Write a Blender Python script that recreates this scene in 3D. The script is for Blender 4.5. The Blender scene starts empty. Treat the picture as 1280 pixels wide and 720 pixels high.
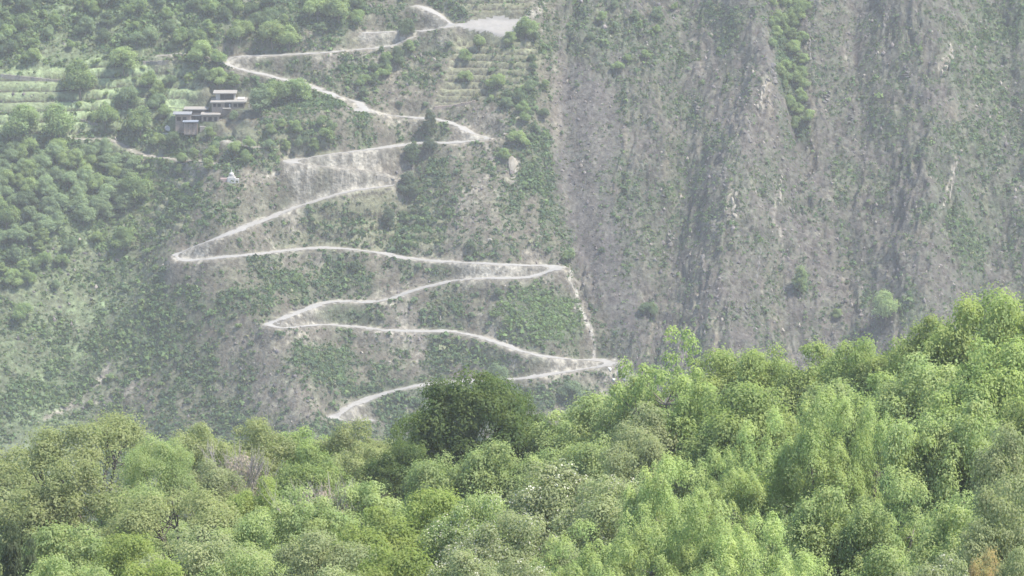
import bpy, math, random
import numpy as np
from mathutils import Vector

# ------------------------------------------------------------------ camera, sky, sun, exposure
scene = bpy.context.scene
COL = scene.collection
F = 5989.0            # focal length in pixels of a 1280 wide picture
CZ = 320.0            # camera height above the middle of the far slope
PITCH = math.radians(-12.0)
cam_data = bpy.data.cameras.new('camera')
cam = bpy.data.objects.new('camera', cam_data)
COL.objects.link(cam)
cam_data.sensor_width = 36.0
cam_data.lens = 36.0 * F / 1280.0
cam_data.clip_start = 1.0
cam_data.clip_end = 9000.0
cam.location = (0, 0, CZ)
cam.rotation_euler = (math.radians(90) + PITCH, 0, 0)
scene.camera = cam

SUN_EL, SUN_AZ = 60.0, 112.0     # azimuth measured clockwise from +Y (the view direction)
world = bpy.data.worlds.new('World')
scene.world = world
world.use_nodes = True
wn = world.node_tree
wn.nodes.clear()
wout = wn.nodes.new('ShaderNodeOutputWorld')
wbg = wn.nodes.new('ShaderNodeBackground')
wsky = wn.nodes.new('ShaderNodeTexSky')
wsky.sky_type = 'NISHITA'
wsky.sun_disc = False
wsky.sun_elevation = math.radians(SUN_EL)
wsky.sun_rotation = math.radians(SUN_AZ)
wsky.altitude = 1500
wsky.dust_density = 2.0
wbg.inputs['Strength'].default_value = 0.15
wn.links.new(wsky.outputs[0], wbg.inputs['Color'])
wn.links.new(wbg.outputs[0], wout.inputs['Surface'])

sun_data = bpy.data.lights.new('sun', 'SUN')
sun_data.energy = 3.4
sun_data.angle = math.radians(0.6)
sun_data.color = (1.0, 0.955, 0.87)
sun = bpy.data.objects.new('sun', sun_data)
COL.objects.link(sun)
sdir = Vector((math.sin(math.radians(SUN_AZ)) * math.cos(math.radians(SUN_EL)),
               math.cos(math.radians(SUN_AZ)) * math.cos(math.radians(SUN_EL)),
               math.sin(math.radians(SUN_EL))))
sun.rotation_euler = sdir.to_track_quat('Z', 'Y').to_euler()
sun.location = (0, 900, 900)
scene.view_settings.view_transform = 'Standard'
scene.view_settings.look = 'None'
scene.view_settings.exposure = 1.84
scene.view_settings.gamma = 1.0

rng = np.random.default_rng(7)
random.seed(7)

# ------------------------------------------------------------------ small maths helpers
def sstep(a, b, x):
    t = np.clip((x - a) / (b - a), 0, 1)
    return t * t * (3 - 2 * t)

def vn(x, y, seed=0):
    xi = np.floor(x).astype(np.int64); yi = np.floor(y).astype(np.int64)
    fx = x - xi; fy = y - yi
    fx = fx * fx * fx * (fx * (fx * 6 - 15) + 10); fy = fy * fy * fy * (fy * (fy * 6 - 15) + 10)
    def h(a, b):
        n = (a * 374761393 + b * 668265263 + seed * 1442695041) & 0xffffffff
        n = ((n ^ (n >> 13)) * 1274126177) & 0xffffffff
        n = (n ^ (n >> 16)) & 0xffffff
        return n / float(0xffffff) * 2 - 1
    return (h(xi, yi) * (1 - fx) + h(xi + 1, yi) * fx) * (1 - fy) + (h(xi, yi + 1) * (1 - fx) + h(xi + 1, yi + 1) * fx) * fy

def fbm(x, y, oct=4, seed=0, gain=0.5):
    s = 0; a = 1; t = 0
    for i in range(oct):
        s = s + a * vn(x * 2 ** i + 13.7 * i, y * 2 ** i + 7.1 * i, seed + i); t += a; a *= gain
    return s / t

def ridged(x, y, oct=4, seed=0):
    s = 0; a = 1; t = 0
    for i in range(oct):
        s = s + a * (1 - 2 * np.abs(vn(x * 2 ** i + 3.3 * i, y * 2 ** i + 9.2 * i, seed + i))); t += a; a *= 0.55
    return s / t

def seg_dist(px, py, pts):
    d = np.full(np.shape(px), 1e9)
    for (x0, y0), (x1, y1) in zip(pts[:-1], pts[1:]):
        vx, vy = x1 - x0, y1 - y0
        t = np.clip(((px - x0) * vx + (py - y0) * vy) / (vx * vx + vy * vy + 1e-9), 0, 1)
        d = np.minimum(d, np.hypot(px - x0 - t * vx, py - y0 - t * vy))
    return d

def poly_sd(px, py, pts):            # positive inside
    d = seg_dist(px, py, list(pts) + [pts[0]])
    ins = np.zeros(np.shape(px), bool)
    n = len(pts)
    for i in range(n):
        x0, y0 = pts[i]; x1, y1 = pts[(i + 1) % n]
        c = ((y0 > py) != (y1 > py)) & (px < (x1 - x0) * (py - y0) / (y1 - y0 + 1e-12) + x0)
        ins ^= c
    return np.where(ins, d, -d)

CP, SP = math.cos(PITCH), math.sin(PITCH)
def project(x, y, z):
    dz = z - CZ
    dep = y * CP + dz * SP
    up = -y * SP + dz * CP
    return 640 + F * x / dep, 360 - F * up / dep

def ray(px, py):                     # unit-y ray
    u = (np.asarray(px, float) - 640) / F; v = (360 - np.asarray(py, float)) / F
    dy = CP - v * SP; dz = SP + v * CP
    return u / dy, dz / dy           # dx/dy, dz/dy

# ------------------------------------------------------------------ mountainside height field
TAN = math.tan(math.radians(38))
def base_xy(px, py):                 # pixel of the photograph -> plan position on the plain slope
    a, b = ray(px, py)
    y = (CZ + 1500 * TAN) / (TAN - b)
    return a * y, y

STEP = 0.45
xs = np.arange(-186, 186.01, STEP); ys = np.arange(1394, 1625, STEP)
def outward(start, end, n=16):
    t = np.linspace(0, 1, n + 1)[1:]
    return start + (end - start) * t ** 2.2
XS = np.concatenate([outward(xs[0], -640)[::-1], xs, outward(xs[-1], 640)])
YS = np.concatenate([outward(ys[0], 900)[::-1], ys, outward(ys[-1], 1900)])
NX, NY = len(XS), len(YS)
X, Y = np.meshgrid(XS, YS)

def wline(pts):
    return [tuple(float(c) for c in base_xy(px, py)) for px, py in pts]

H = (Y - 1500) * TAN
H = np.where(H > 215, 215 + (H - 215) * 0.25, H)
def bump(pts, amp, wid):
    global H
    w = X * 0 + wid * (1 + 0.35 * vn(X / 30, Y / 30, 77))
    d = seg_dist(X, Y, wline(pts))
    H = H + amp * np.exp(-(d / w) ** 2)
bump([(420, 215), (330, 230), (262, 315), (300, 420), (360, 500), (400, 640)], 17, 18)   # spur that carries the left bends
bump([(170, 170), (150, 300), (80, 420), (120, 500), (60, 640)], -9, 18)
bump([(705, -60), (705, 180), (725, 340), (765, 470), (800, 600)], -5, 9)
bump([(640, -40), (640, 230), (660, 330), (690, 460)], 3, 12)
bump([(930, -60), (958, 120), (915, 260), (905, 450)], 13, 12)
bump([(985, -60), (986, 110), (1010, 190)], -9, 7)
bump([(1120, -60), (1175, 140), (1150, 420)], 12, 12)
bump([(1075, -60), (1060, 200), (1050, 420)], -5, 9)
bump([(1250, -60), (1235, 200), (1260, 420)], -6, 12)
bump([(860, -60), (850, 200), (830, 420)], -5, 9)
bump([(560, 200), (600, 300), (640, 420), (660, 520)], 3.5, 10)
bump([(440, 420), (470, 520)], -4, 10)
bump([(545, 60), (490, 80), (450, 130)], -3, 6)
bump([(510, 160), (505, 240), (480, 300)], -3, 7)
H = H + 3.2 * fbm(X / 42, Y / 42, 3, 3) + 0.9 * fbm(X / 11, Y / 11, 3, 9)
PX, PY = project(X, Y, H)

# --- where things are on the slope (given in the photograph's pixels, kept in the ground from here on)
def wob(px, py, s=14, seed=50): return fbm(px / s, py / s, 3, seed)
def ell(px, py, cx, cy, rx, ry, rot=0, soft=0.35):
    c, s = math.cos(math.radians(rot)), math.sin(math.radians(rot))
    u = ((px - cx) * c + (py - cy) * s) / rx; v = (-(px - cx) * s + (py - cy) * c) / ry
    r = np.hypot(u, v) + 0.45 * wob(px, py)
    return 1 - sstep(1 - soft, 1 + soft, r)
def pol(px, py, pts, soft=9, rough=12, s=16):
    return sstep(-soft, soft, poly_sd(px, py, pts) + rough * wob(px, py, s))

CLIFF = [(690, -80), (700, 100), (690, 200), (720, 330), (760, 440), (800, 640), (1500, 640), (1500, -80)]
SCREE = [(712, 70), (700, 110), (690, 180), (700, 240), (735, 330), (770, 420), (800, 410), (790, 330), (770, 250), (775, 180), (765, 120), (745, 90)]
FIELDS = [(-60, 76), (60, 80), (150, 74), (240, 88), (250, 125), (200, 150), (140, 165), (60, 172), (-60, 172)]
STEPS2 = [(566, 48), (650, 45), (680, 70), (650, 105), (600, 126), (540, 130), (560, 95)]
STEPS3 = [(395, 250), (470, 245), (560, 262), (545, 312), (400, 310), (330, 318), (370, 280)]
STEPS4 = [(185, 215), (245, 218), (232, 290), (180, 300)]
STEPS5 = [(570, 0), (660, -30), (660, 14), (590, 18)]
STEPS6 = [(280, 155), (420, 150), (420, 192), (290, 205)]

rock = pol(PX, PY, CLIFF, 10, 26, 40)
scree = pol(PX, PY, SCREE, 8, 22, 24)
# rough rock: ribs and gullies running down the face
u = X - 0.10 * (Y - 1500) + 7 * fbm(X / 22, Y / 22, 4, 21)
ribs = ridged(u / 9.0, Y / 46, 5, 31)
ribs2 = ridged(u / 3.4, Y / 9, 4, 35)
crag = sstep(-0.35, 0.5, fbm(X / 26, Y / 40, 3, 44))
rk = rock * (1 - 0.85 * scree)
ribs3 = ridged(u / 2.2 + 2 * vn(X / 6, Y / 6, 38), Y / 4.0, 4, 39)
lump = fbm(X / 5, Y / 6, 4, 40)
pocket = sstep(.42, .62, fbm(X / 3.2, Y / 3.6, 3, 47)) * sstep(.1, .5, fbm(X / 20, Y / 26, 2, 48) + .25)
crk = np.maximum(sstep(.55, .8, ridged(X / 4.5 + 1.2 * vn(X / 5, Y / 5, 211), (Y + H) / 1.6 / 8, 3, 212)), .7 * sstep(.62, .85, ridged(X / 7, (Y + H) / 1.6 / 2.2 + .3 * X / 4, 3, 213)))
H = H - rk * 0.9 * crk
H = H + rk * (2.6 * (ribs - 0.2) + (0.5 + 1.1 * crag) * ribs2 + (0.6 + 1.1 * crag) * ribs3 + 1.5 * lump + .6 * ridged(X / 2.6, Y / 1.9, 3, 41) - 2.2 * pocket)
EAST_SOFT = pol(PX, PY, [(1120, 120), (1400, 60), (1400, 460), (1100, 440), (1100, 300)], 20, 30, 40)
# smaller broken ground elsewhere
gul = ridged(X / 5.0, Y / 13, 4, 61)
H = H + (1 - rock) * (0.55 * gul) + 0.28 * fbm(X / 2.2, Y / 2.2, 3, 71) * (1 - scree)
# terraces: treads that slope and low risers
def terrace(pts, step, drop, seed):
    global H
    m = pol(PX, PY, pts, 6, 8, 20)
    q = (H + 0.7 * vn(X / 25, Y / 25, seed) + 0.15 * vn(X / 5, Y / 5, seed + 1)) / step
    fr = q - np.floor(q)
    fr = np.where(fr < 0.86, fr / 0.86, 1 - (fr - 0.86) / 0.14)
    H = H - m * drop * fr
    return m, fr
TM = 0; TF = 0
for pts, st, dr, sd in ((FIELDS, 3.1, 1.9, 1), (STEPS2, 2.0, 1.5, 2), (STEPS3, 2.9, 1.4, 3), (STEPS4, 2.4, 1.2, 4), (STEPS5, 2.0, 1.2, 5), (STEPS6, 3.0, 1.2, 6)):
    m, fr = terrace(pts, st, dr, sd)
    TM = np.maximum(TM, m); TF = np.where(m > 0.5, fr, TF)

def samp(A, x, y):
    x = np.asarray(x, float); y = np.asarray(y, float)
    fx = np.interp(x, XS, np.arange(NX)); fy = np.interp(y, YS, np.arange(NY))
    i = np.clip(fx.astype(int), 0, NX - 2); j = np.clip(fy.astype(int), 0, NY - 2)
    a = fx - i; b = fy - j
    return (A[j, i] * (1 - a) + A[j, i + 1] * a) * (1 - b) + (A[j + 1, i] * (1 - a) + A[j + 1, i + 1] * a) * b

def hit(px, py):                      # where the sight line meets the mountainside
    px = np.atleast_1d(np.asarray(px, float)); py = np.atleast_1d(np.asarray(py, float))
    a, b = ray(px, py)
    yy = np.arange(1360, 1700, 0.4)
    Yq = np.repeat(yy[None], len(px), 0)
    hz = samp(H, a[:, None] * Yq, Yq)
    below = (CZ + b[:, None] * Yq) < hz
    k = np.argmax(below, 1); k = np.where(below.any(1), np.maximum(k, 1), len(yy) - 1)
    r = np.arange(len(px))
    f1 = CZ + b * yy[k] - hz[r, k]; f0 = CZ + b * yy[k - 1] - hz[r, k - 1]
    t = np.clip(f0 / (f0 - f1 + 1e-9), 0, 1)
    y = yy[k - 1] + 0.4 * t
    return a * y, y, CZ + b * y

# ------------------------------------------------------------------ roads cut into the slope
def smooth_line(pts, n=9):
    p = np.array(pts, float)
    d = np.r_[0, np.cumsum(np.hypot(*np.diff(p, axis=0).T))]
    t = np.arange(0, d[-1], 1.2)
    q = np.c_[np.interp(t, d, p[:, 0]), np.interp(t, d, p[:, 1])]
    k = np.ones(n) / n
    pad = np.pad(q, ((n // 2, n // 2), (0, 0)), 'edge')
    return np.c_[np.convolve(pad[:, 0], k, 'valid'), np.convolve(pad[:, 1], k, 'valid')]

ROADS = {
 'dirt_road': [
  ([(397, 66), (359, 68), (325, 70), (300, 69), (285, 71), (283, 78), (292, 85), (306, 88), (328, 92), (350, 98), (379, 104), (404, 114), (432, 122), (448, 129), (460, 139),
    (491, 145), (526, 147.5), (554, 149), (579, 160), (594, 169), (604, 173)], 3.5),
  ([(604, 173), (579, 178), (554, 178), (522, 178), (504, 181), (460, 187), (416, 192), (391, 196), (372, 202)], 3.6),
  ([(486, 231), (477, 233), (446, 236), (418, 243), (387, 253), (359, 263), (312, 281), (266, 299), (234, 311),
    (222, 319), (224, 326), (240, 326), (266, 322), (297, 319), (337, 315.6), (375, 311), (411, 308.5), (456, 313), (498, 320.6), (539, 325.8), (584, 328), (635, 331), (670, 331.5), (688, 333),
    (690, 336), (677, 341), (668, 345.5), (640, 347), (608, 346.5), (567, 350), (532, 358.5), (508, 365), (487, 374), (463, 377.5), (429, 375.7), (405, 378), (381, 387), (360, 396), (342, 401), (337, 406), (348, 410), (365, 409), (384, 406.8), (411, 405.5), (446, 408.5), (474, 412), (515, 413.6), (560, 413), (594, 419), (622, 427.4), (649, 437.8), (680, 445), (704, 448), (732, 450), (757, 452),
    (756, 456), (722, 462), (687, 467), (653, 473), (620, 475), (580, 476), (549, 478.6), (515, 482.7), (480, 491), (455, 501), (434, 509), (424, 518), (426, 525), (440, 527), (462, 526)], 3.6)],
 'hill_road': [([(520, 5), (535, 11), (550, 19), (561, 29), (556, 36), (525, 39), (494, 39), (457, 41)], 3.9),
               ([(397, 66), (425, 64), (450, 61), (485, 59), (500, 54), (520, 42)], 2.4)],
 'footpath': [([(94, 173), (119, 174), (134, 171), (153, 181), (166, 189), (187, 195), (225, 200), (269, 203)], 2.0),
              ([(376, 204), (386, 206), (432, 209.5), (485, 216), (496, 222), (490, 230)], 2.2), ([(281, 176), (305, 180), (328, 186)], 1.6), ([(200, 70), (225, 66), (240, 67), (283, 76)], 2.0)],
}
RB = np.full(X.shape, 1e9); RW = np.zeros(X.shape); RZs = np.zeros(X.shape); RWt = np.zeros(X.shape); RID = np.zeros(X.shape, int)
IX0 = np.searchsorted(XS, xs[0]); IY0 = np.searchsorted(YS, ys[0])
Hn = H.copy()
for rid, (nm, lines) in enumerate(ROADS.items()):
    for pts, w in lines:
        q = smooth_line(pts)
        rx, ry, rz = hit(q[:, 0], q[:, 1])
        n = 21
        for _ in range(2):
            pz = np.pad(rz, n // 2, 'edge'); rz = np.convolve(pz, np.ones(n) / n, 'valid')
        pyy = np.pad(ry, 4, 'edge'); ry = np.convolve(pyy, np.ones(9) / 9, 'valid')
        for x0, y0, z0 in zip(rx, ry, rz):
            i = int((x0 - xs[0]) / STEP) + IX0; j = int((y0 - ys[0]) / STEP) + IY0
            R = 14
            sl = (slice(max(j - R, 0), j + R + 1), slice(max(i - R, 0), i + R + 1))
            d = np.hypot(X[sl] - x0, Y[sl] - y0)
            if d.size == 0: continue
            wgt = 1.0 / (d * d + 0.15) ** 3
            RZs[sl] += wgt * z0; RWt[sl] += wgt
            m = d - w / 2 < RB[sl]
            RB[sl] = np.where(m, d - w / 2, RB[sl]); RW[sl] = np.where(m, w, RW[sl]); RID[sl] = np.where(m, rid, RID[sl])
# hairpin and yard widenings: flat turning areas
for px, py, r in ((376, 202.5, 4.4), (236, 320, 3.9), (682, 335, 5.0), (350, 404, 3.2), (748, 454, 5.4), (427, 521, 3.8), (598, 173, 3.4), (455, 136, 3.2), (556, 33, 3.2), (456, 138, 2.6)):
    x0, y0, z0 = [float(v[0]) for v in hit(px, py)]
    d = np.hypot((X - x0) / 1.25, Y - y0) - r
    m = (d < RB) & (d < 6)
    zc = samp(np.where(RWt > 0, RZs / np.maximum(RWt, 1e-12), H), x0, y0)
    wgt = np.where(d < 6, 4.0 / (np.maximum(d + r, 0.3) ** 2 + 0.5) ** 2, 0)
    RZs += wgt * zc; RWt += wgt
    RB = np.where(m, d, RB)
RZ = np.where(RWt > 0, RZs / np.maximum(RWt, 1e-12), H)
edge = 0.5 * vn(X / 1.4, Y / 1.4, 90) + 0.75 * vn(X / 4.5, Y / 4.5, 91)
bl = sstep(0.5, 4.2, RB)
H = H * bl + (RZ - 0.1) * (1 - bl)
gy_, gx_ = np.gradient(H); slp = np.hypot(gx_, gy_) / STEP
ROADM = ((RB + edge) < 0.0) & (slp < 0.62)
# levelled pale yard beside the top road, and pads for the buildings
def level(pts, tilt, soft=5):
    global H
    sd = poly_sd(PX, PY, pts)
    m = sstep(-soft, soft, sd)
    cx, cy = np.mean([p[0] for p in pts]), np.mean([p[1] for p in pts])
    x0, y0, z0 = [float(v[0]) for v in hit(cx, cy)]
    H = H * (1 - m) + m * (z0 + (Y - y0) * tilt)
    return sd
YARD = [(562, 33), (590, 22), (625, 13), (655, 15), (646, 40), (630, 50), (596, 47), (568, 43)]
yard_sd = level(YARD, 0.38, 4)
level([(210, 122), (262, 122), (282, 146), (280, 165), (210, 165)], 0.24, 4)
level([(262, 104), (264, 146), (326, 148), (326, 106)], 0.30, 4)
H = H + 0.05 * vn(X / 0.9, Y / 0.9, 95)
PX, PY = project(X, Y, H)

# ------------------------------------------------------------------ what grows where
GREENS = [  # cx, cy, rx, ry, rot, amount
 (60, 40, 150, 60, 0, .72), (250, 30, 160, 50, 0, .75), (390, 15, 90, 30, 0, 1), (100, 230, 110, 70, 0, 1), (20, 300, 70, 60, 0, 1),
 (330, 120, 70, 30, 0, .8), (200, 150, 90, 40, 0, 1), (300, 185, 100, 25, 0, .7), (190, 410, 70, 60, 20, .95), (260, 480, 90, 45, 25, .75), (60, 420, 80, 50, 0, .75), (90, 500, 110, 30, -10, .85),
 (340, 250, 90, 25, -20, .65), (330, 360, 90, 30, 0, .6), (410, 285, 80, 14, 0, .55), (430, 355, 60, 18, 0, .6), (440, 395, 50, 12, 0, 1), (400, 455, 60, 35, 0, .95),
 (670, 395, 62, 42, 0, 1), (585, 445, 80, 16, 10, .95), (480, 60, 18, 45, 35, 1), (560, 230, 60, 45, 0, .75), (640, 110, 22, 80, 5, .9), (665, 200, 40, 50, 0, .9), (740, 40, 80, 50, 0, .8), (790, 60, 60, 60, 0, .6),
 (750, 200, 40, 50, 0, .75), (770, 110, 50, 40, 0, .5), (830, 40, 50, 60, 0, .6), (985, 60, 18, 75, 0, 1.15), (1000, 145, 13, 40, -12, 1.05), (800, 230, 60, 40, 0, .5), (850, 160, 60, 40, 0, .45), (910, 40, 16, 50, 0, .7),
 (1240, 60, 80, 90, 0, .75), (1220, 250, 80, 110, 10, .7), (1130, 150, 30, 60, 0, .5), (1060, 230, 35, 60, 0, .5), (1000, 355, 12, 26, 0, .9), (840, 330, 60, 50, 0, .5), (1130, 380, 90, 40, 0, .55), (900, 200, 30, 40, 0, .4),
 (520, 495, 90, 22, 0, 1), (690, 495, 90, 20, 0, .95), (560, 500, 200, 40, 0, .6), (300, 540, 300, 40, 0, .8), (900, 20, 30, 20, 0, .5), (600, 60, 50, 50, 0, .5), (430, 90, 60, 25, 0, .6), (480, 160, 80, 14, 0, .5), (600, 290, 60, 30, 0, .4), (520, 385, 80, 14, 0, .6), (560, 370, 60, 8, 0, .5)]
BARE = [
 (610, 155, 40, 22, 10, 1), (585, 190, 40, 14, 0, .6), (475, 205, 40, 14, 0, .9), (350, 218, 70, 9, -8, .9), (600, 240, 40, 12, -40, .9), (600, 280, 45, 45, 0, .6), (510, 100, 25, 40, 30, .5), (640, 212, 10, 17, 20, 1), (730, 270, 22, 90, -15, .7),
 (490, 395, 26, 14, 0, .8), (505, 435, 26, 34, 0, .8), (675, 322, 22, 11, 0, 1), (245, 306, 22, 7, -25, 1), (500, 360, 45, 8, -20, .7), (130, 465, 5, 20, 15, 1), (110, 500, 60, 9, -18, .8), (160, 490, 8, 12, 10, .9), (90, 360, 60, 60, -30, .65),
 (330, 460, 60, 60, 30, .6), (370, 500, 40, 40, 0, .8), (360, 425, 20, 26, -10, .6), (700, 120, 9, 90, 3, .7), (770, 480, 22, 22, 0, .9), (735, 405, 4, 50, -12, 1), (735, 160, 26, 70, 0, .8), (900, 350, 60, 90, 0, .5), (945, 130, 30, 60, 0, .7),
 (330, 240, 50, 25, 0, .3), (120, 105, 30, 10, 0, .3), (445, 115, 18, 30, 30, .5), (460, 90, 6, 30, 35, .9), (625, 150, 34, 16, -10, .9), (40, 120, 50, 22, 0, .7), (1010, 330, 60, 60, 0, .3), (65, 65, 30, 9, 0, .6), (395, 420, 8, 22, -15, .8), (560, 60, 30, 40, 0, .2)]
def veg(px, py):
    g = np.where(px < 250 - 0.1 * py, 0.80, 0.66) + 0 * px
    g = g * (1 - 0.45 * pol(px, py, CLIFF, 20, 30, 40))
    a = np.zeros(np.shape(px))
    for cx, cy, rx, ry, ro, am in GREENS: a = np.maximum(a, am * ell(px, py, cx, cy, rx, ry, ro, .45))
    b = np.zeros(np.shape(px))
    for cx, cy, rx, ry, ro, am in BARE: b = np.maximum(b, am * ell(px, py, cx, cy, rx, ry, ro, .4))
    v = np.maximum(g, a) * (1 - 0.7 * b)
    v = v * (1 - 0.6 * pol(px, py, SCREE, 5, 14, 20))
    v = v * (1 + 0.5 * fbm(px / 22, py / 16, 3, 123)) 
    return np.clip(v, 0, 1), a, b
V, VA, VB = veg(PX, PY)

def mix(a, b, t): return a * (1 - t[..., None]) + np.array(b) * t[..., None]
C = np.ones(X.shape + (3,)) * np.array((0.31, 0.258, 0.218))
cl = sstep(-.3, .3, fbm(X / 6, Y / 8, 4, 808))
YH = (Y + H) / 1.6
n1 = fbm(X / 7, YH / 8, 4, 201); n2 = fbm(X / 1.6, YH / 1.5, 3, 202)
C = mix(C, (0.36, 0.32, 0.25), sstep(0.0, 0.7, n1 + 0.3 * n2) * 0.6)
rockc = mix(np.ones(X.shape + (3,)) * np.array((0.235, 0.202, 0.192)), (0.30, 0.275, 0.245), sstep(-0.3, 0.6, .5 * ribs2 + .5 * ribs3 + 0.4 * n2) * .7)
rockc = mix(rockc, (0.15, 0.14, 0.14), sstep(0.25, 0.7, fbm(u / 4, Y / 15, 3, 205)) * 0.65)
rockc = mix(rockc, (0.44, 0.38, 0.29), sstep(0.22, 0.5, fbm(u / 2.2, Y / 16, 4, 207)) * (.4 + .6 * crag) * 0.85)
cra = ridged(X / 4.5 + 1.2 * vn(X / 5, Y / 5, 211), YH / 8, 3, 212); cra2 = ridged(X / 7, YH / 2.2 + .3 * X / 4, 3, 213)
rockc = mix(rockc, (0.07, 0.062, 0.065), np.maximum(sstep(.55, .8, cra) * .8, sstep(.62, .85, cra2) * .6))
C = C * (1 - rock[..., None]) + rockc * rock[..., None]
C = mix(C, (0.215, 0.198, 0.195), scree * 0.55)
C = mix(C, (0.42, 0.375, 0.31), VB * (1 - rock * 0.75) * (0.75 + 0.25 * n2))
C = mix(C, (0.185, 0.25, 0.132), np.clip(V * np.maximum(.55 + .7 * cl, VA * 1.1) - 0.05 + 0.25 * n2, 0, 1) * 0.85)
C = mix(C, (0.30, 0.41, 0.20), sstep(330, 220, PX + .3 * PY) * (0.58 + .4 * n1))
# terraces: green treads, darker stony risers
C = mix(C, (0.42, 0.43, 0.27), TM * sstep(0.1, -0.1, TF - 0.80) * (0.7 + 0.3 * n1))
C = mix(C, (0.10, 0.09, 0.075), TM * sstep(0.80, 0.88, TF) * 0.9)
FM = pol(PX, PY, FIELDS, 6, 8, 20)
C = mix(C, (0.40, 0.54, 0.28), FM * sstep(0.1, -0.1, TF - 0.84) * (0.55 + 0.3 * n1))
# cut banks and spilled earth along the roads
spill = sstep(5.0, 0.2, RB + 3.5 * fbm(X / 6, Y / 4, 3, 220))
up = (H > RZ).astype(float)
C = mix(C, (0.42, 0.38, 0.32), spill * (0.85 - 0.35 * up) * np.clip(0.7 + n1, 0, 1))
C = mix(C, (0.44, 0.41, 0.36), sstep(0.9, 0.2, RB) * .8)
# washed gullies and pale landslip lines
for pts, w, am, col in (
    ([(711, 338), (725, 379), (735, 403), (739, 424), (746, 446)], 2.4, .8, (0.55, 0.52, 0.47)),
    ([(710, 15), (697, 78), (691, 103), (700, 150), (694, 187), (690, 230)], 2.5, .35, (0.40, 0.37, 0.32)),
    ([(612, 178), (618, 205), (598, 234), (580, 241), (570, 259), (560, 279)], 4, .8, (0.44, 0.40, 0.34)),
    ([(632, 195), (646, 205), (640, 224)], 5, .9, (0.48, 0.44, 0.38)),
    ([(479, 62), (463, 90), (444, 119)], 4, .8, (0.44, 0.40, 0.33)), ([(500, 90), (490, 118)], 3, .5, (0.44, 0.40, 0.33)),
    ([(660, 20), (680, 5), (690, -10)], 6, .8, (0.44, 0.41, 0.35)), ([(655, 50), (690, 30), (690, 10)], 2, .6, (0.44, 0.41, 0.35)),
    ([(137, 448), (130, 470), (95, 505), (60, 522)], 4, .8, (0.46, 0.41, 0.35)), ([(225, 436), (180, 444), (140, 449)], 1.6, .4, (0.42, 0.37, 0.30)), ([(100, 505), (150, 498), (168, 480)], 5, .6, (0.40, 0.36, 0.31)),
    ([(525, 420), (522, 470)], 3, .5, (0.44, 0.40, 0.34)), ([(505, 385), (503, 410)], 5, .6, (0.46, 0.42, 0.36)), ([(380, 412), (385, 440)], 4, .5, (0.44, 0.4, 0.34)),
    ([(600, 390), (620, 410), (615, 425)], 3, .7, (0.46, 0.42, 0.36)), ([(770, 450), (790, 475), (800, 500)], 5, .7, (0.42, 0.40, 0.36)),
    ([(380, 225), (360, 212), (330, 222)], 4, .8, (0.46, 0.42, 0.36)),
    ([(912, 230), (905, 275)], 4, .8, (0.45, 0.40, 0.32)), ([(972, 225), (970, 280), (976, 330)], 2.0, .7, (0.46, 0.42, 0.36)), ([(958, 100), (952, 140)], 2.5, .8, (0.5, 0.45, 0.37)),
    ([(1188, 55), (1172, 92)], 3, .8, (0.48, 0.43, 0.36)), ([(1200, 190), (1178, 262)], 2, .8, (0.5, 0.45, 0.38)), ([(1112, 8), (1100, 40)], 2.5, .7, (0.48, 0.44, 0.38)), ([(908, 165), (912, 200)], 2, .7, (0.46, 0.42, 0.35)), ([(1060, 40), (1055, 90)], 1.8, .6, (0.46, 0.42, 0.36))):
    d = seg_dist(PX + 9 * wob(PX, PY, 16, 301), PY, pts)
    C = mix(C, col, am * sstep(w * 1.3, w * 0.4, d + w * 0.5 * n2))
n3 = vn(X / 0.9, YH / 0.8, 203)
C = C * (1 + 0.38 * n2[..., None] * (1 - .7 * TM[..., None]) + 0.12 * n1[..., None] + .22 * n3[..., None] * (1 - .8 * TM[..., None]))
C = np.clip(C * np.array((1.0, .985, .93)) * (0.25 + 0.15 * sstep(0.3, 0.5, C.mean(-1)))[..., None], 0.02, 0.75)

# ------------------------------------------------------------------ materials
def new_mat(name):
    m = bpy.data.materials.new(name); m.use_nodes = True
    nt = m.node_tree; nt.nodes.clear()
    out = nt.nodes.new('ShaderNodeOutputMaterial')
    return m, nt, out

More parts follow.
